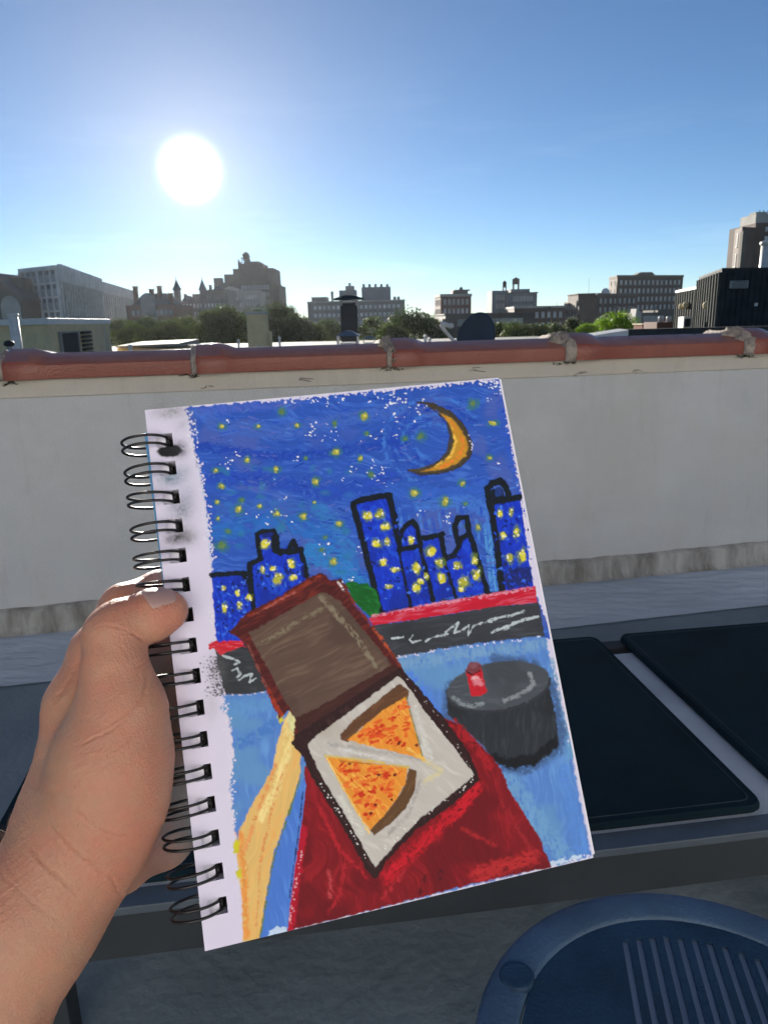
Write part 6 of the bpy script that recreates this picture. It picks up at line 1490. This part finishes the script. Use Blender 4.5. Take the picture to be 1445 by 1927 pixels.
# ------------------------------------------------------------------ trees
def leafmat(name, c, c2, tr=.35):
    return mat(name, c, .55, .3, 1.2, 0, c2=c2, trans=tr, spec=.3)
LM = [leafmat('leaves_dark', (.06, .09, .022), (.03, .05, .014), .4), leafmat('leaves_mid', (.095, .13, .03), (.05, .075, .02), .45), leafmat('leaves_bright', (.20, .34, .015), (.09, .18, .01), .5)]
def make_tree(seed, mat_i, n=8500, leaf=.42):
    """unit tree: crown about 10 m wide and 8 m high on an 11 m trunk, origin at the foot"""
    r = np.random.RandomState(seed); h0 = 9.5
    # crown clumps
    K = 46; cl = []
    for _ in range(K):
        a = r.rand()*6.283; e = r.rand()**.6; z = r.uniform(-1, 1)
        w_ = math.sqrt(max(0, 1-abs(z)**2.2))
        cl.append((math.cos(a)*e*w_*4.3, math.sin(a)*e*w_*4.3, h0+4.2+z*3.6, r.uniform(1.2, 2.3)))
    cl = np.array(cl); ci = r.randint(0, K, n); u = r.randn(n, 3); u /= np.linalg.norm(u, axis=1)[:, None]
    rad = cl[ci, 3]*(r.rand(n)**.35)
    C = cl[ci, :3]+u*rad[:, None]*np.array([1.1, 1.1, .8])
    ax_ = r.randn(n, 3); ax_ /= np.linalg.norm(ax_, axis=1)[:, None]; bx = np.cross(ax_, u+.01); bx /= np.linalg.norm(bx, axis=1)[:, None]
    s = leaf*(.6+.8*r.rand(n))[:, None]
    Vt = np.stack([C-ax_*s*.5, C+bx*s*.32, C+ax_*s*.5, C-bx*s*.32], 1).reshape(-1, 3)
    me = bpy.data.meshes.new('crown'); me.vertices.add(n*4); me.vertices.foreach_set('co', Vt.reshape(-1).astype(np.float32))
    me.loops.add(n*4); me.loops.foreach_set('vertex_index', np.arange(n*4, dtype=np.int32)); me.polygons.add(n)
    me.polygons.foreach_set('loop_start', np.arange(0, n*4, 4, dtype=np.int32)); me.polygons.foreach_set('loop_total', np.full(n, 4, np.int32)); me.update(); me.materials.append(LM[mat_i])
    root = bpy.data.objects.new('leafy_tree', None); col.objects.link(root)
    o = bpy.data.objects.new('crown', me); col.objects.link(o); o.parent = root
    mb = MB(); mb.tube([(0, 0, 0), (.1, .05, 4), (-.1, .1, 8), (.1, 0, h0+3)], [.42, .34, .26, .12], 8)
    for k in range(6):
        a = k*1.05+r.rand(); q = cl[r.randint(K)]
        mb.tube([(0, 0, 6.5+k*.5), (q[0]*.45, q[1]*.45, (6.5+k*.5+q[2])*.5), (q[0], q[1], q[2])], [.18, .11, .04], 6)
    mb.build('trunk', M['bark'], root, smooth=True)
    return root
protos = {}
def tree(i, x, yt, D, wpx, mi, seed, label):
    key = (mi, seed)
    if key not in protos: protos[key] = make_tree(seed+mi*10, mi); o = protos[key]
    else: o = copy_tree(protos[key])
    z = Z_at(x, yt, D); k = wpx*D/F/8.8; T = z-GZ
    o.location = (X_at(x, D), D, GZ); o.rotation_euler = (0, 0, i*1.3)
    for ch in [q for q in bpy.data.objects if q.parent == o]:
        if ch.name.startswith('crown'): ch.scale = (k, k, k*.9); ch.location = (0, 0, T-17.4*k*.9)
        else: ch.scale = (k, k, (T-3.5*k)/13.7)
    tag(o, label, 'tree', 'trees beyond the wall')
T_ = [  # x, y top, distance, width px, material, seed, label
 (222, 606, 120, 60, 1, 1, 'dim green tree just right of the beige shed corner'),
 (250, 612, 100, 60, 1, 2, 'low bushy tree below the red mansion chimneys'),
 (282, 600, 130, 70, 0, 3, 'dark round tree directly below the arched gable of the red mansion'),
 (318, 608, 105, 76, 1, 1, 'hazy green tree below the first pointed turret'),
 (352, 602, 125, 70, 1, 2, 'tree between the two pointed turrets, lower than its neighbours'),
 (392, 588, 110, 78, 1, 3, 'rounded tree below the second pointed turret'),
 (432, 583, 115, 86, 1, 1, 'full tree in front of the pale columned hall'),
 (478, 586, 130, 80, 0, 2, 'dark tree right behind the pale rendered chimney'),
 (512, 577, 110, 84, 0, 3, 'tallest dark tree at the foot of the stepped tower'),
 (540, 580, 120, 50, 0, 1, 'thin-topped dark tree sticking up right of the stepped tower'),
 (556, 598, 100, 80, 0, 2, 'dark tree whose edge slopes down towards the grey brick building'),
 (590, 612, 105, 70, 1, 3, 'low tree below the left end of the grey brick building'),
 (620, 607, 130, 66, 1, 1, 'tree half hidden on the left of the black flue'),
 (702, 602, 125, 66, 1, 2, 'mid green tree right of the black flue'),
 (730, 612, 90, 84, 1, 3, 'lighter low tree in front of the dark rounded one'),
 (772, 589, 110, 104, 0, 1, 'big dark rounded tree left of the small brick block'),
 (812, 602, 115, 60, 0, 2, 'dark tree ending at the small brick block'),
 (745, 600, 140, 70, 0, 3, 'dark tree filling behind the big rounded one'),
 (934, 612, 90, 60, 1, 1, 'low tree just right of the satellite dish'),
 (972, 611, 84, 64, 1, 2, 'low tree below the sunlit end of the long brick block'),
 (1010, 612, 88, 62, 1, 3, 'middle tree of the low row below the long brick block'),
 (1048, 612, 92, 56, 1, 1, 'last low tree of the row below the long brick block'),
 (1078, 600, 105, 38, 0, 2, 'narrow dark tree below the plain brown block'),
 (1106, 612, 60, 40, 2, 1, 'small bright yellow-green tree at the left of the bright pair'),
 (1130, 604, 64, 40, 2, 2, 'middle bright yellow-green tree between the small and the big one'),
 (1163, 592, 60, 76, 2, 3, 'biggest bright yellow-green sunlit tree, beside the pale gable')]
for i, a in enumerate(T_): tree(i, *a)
far_ = MB()
r_ = np.random.RandomState(4)
n = 16000; fx = r_.uniform(-330, 330, n); fy = r_.uniform(140, 190, n); top = 5+2.2*np.sin(fx*.09)+1.6*np.sin(fx*.21+1)+r_.rand(n)*1.2; top = np.minimum(top, 13)
fz = GZ+ (top+9)*r_.rand(n)**.4
s = .7+r_.rand(n)*.5; aa = r_.randn(n, 3); aa /= np.linalg.norm(aa, axis=1)[:, None]; bb = np.cross(aa, r_.randn(n, 3)); bb /= np.linalg.norm(bb, axis=1)[:, None]
C = np.stack([fx, fy, fz], 1); Vt = np.stack([C-aa*s[:, None]*.5, C+bb*s[:, None]*.35, C+aa*s[:, None]*.5, C-bb*s[:, None]*.35], 1).reshape(-1, 3)
me = bpy.data.meshes.new('distant_wood'); me.vertices.add(n*4); me.vertices.foreach_set('co', Vt.reshape(-1).astype(np.float32)); me.loops.add(n*4); me.loops.foreach_set('vertex_index', np.arange(n*4, dtype=np.int32)); me.polygons.add(n)
me.polygons.foreach_set('loop_start', np.arange(0, n*4, 4, dtype=np.int32)); me.polygons.foreach_set('loop_total', np.full(n, 4, np.int32)); me.update(); me.materials.append(LM[0])
o = bpy.data.objects.new('distant_wood', me); col.objects.link(o); tag(o, 'dark mass of park trees filling in below the buildings', 'woodland', kind='stuff')
# ------------------------------------------------------------------ the hazy evening air
mb = MB(); mb.box(-420, 420, -14, 640, GZ-1, 34)
hz = mb.build('haze', [], None)
hm = bpy.data.materials.new('evening_haze'); hm.use_nodes = True; t = hm.node_tree
for n_ in list(t.nodes): t.nodes.remove(n_)
pv = t.nodes.new('ShaderNodeVolumePrincipled'); pv.inputs['Color'].default_value = (.93, .95, 1, 1); pv.inputs['Density'].default_value = .00004; pv.inputs['Anisotropy'].default_value = .62
om = t.nodes.new('ShaderNodeOutputMaterial'); t.links.new(pv.outputs[0], om.inputs['Volume']); hz.data.materials.append(hm)
tag(hz, kind='stuff')
#CITY_END
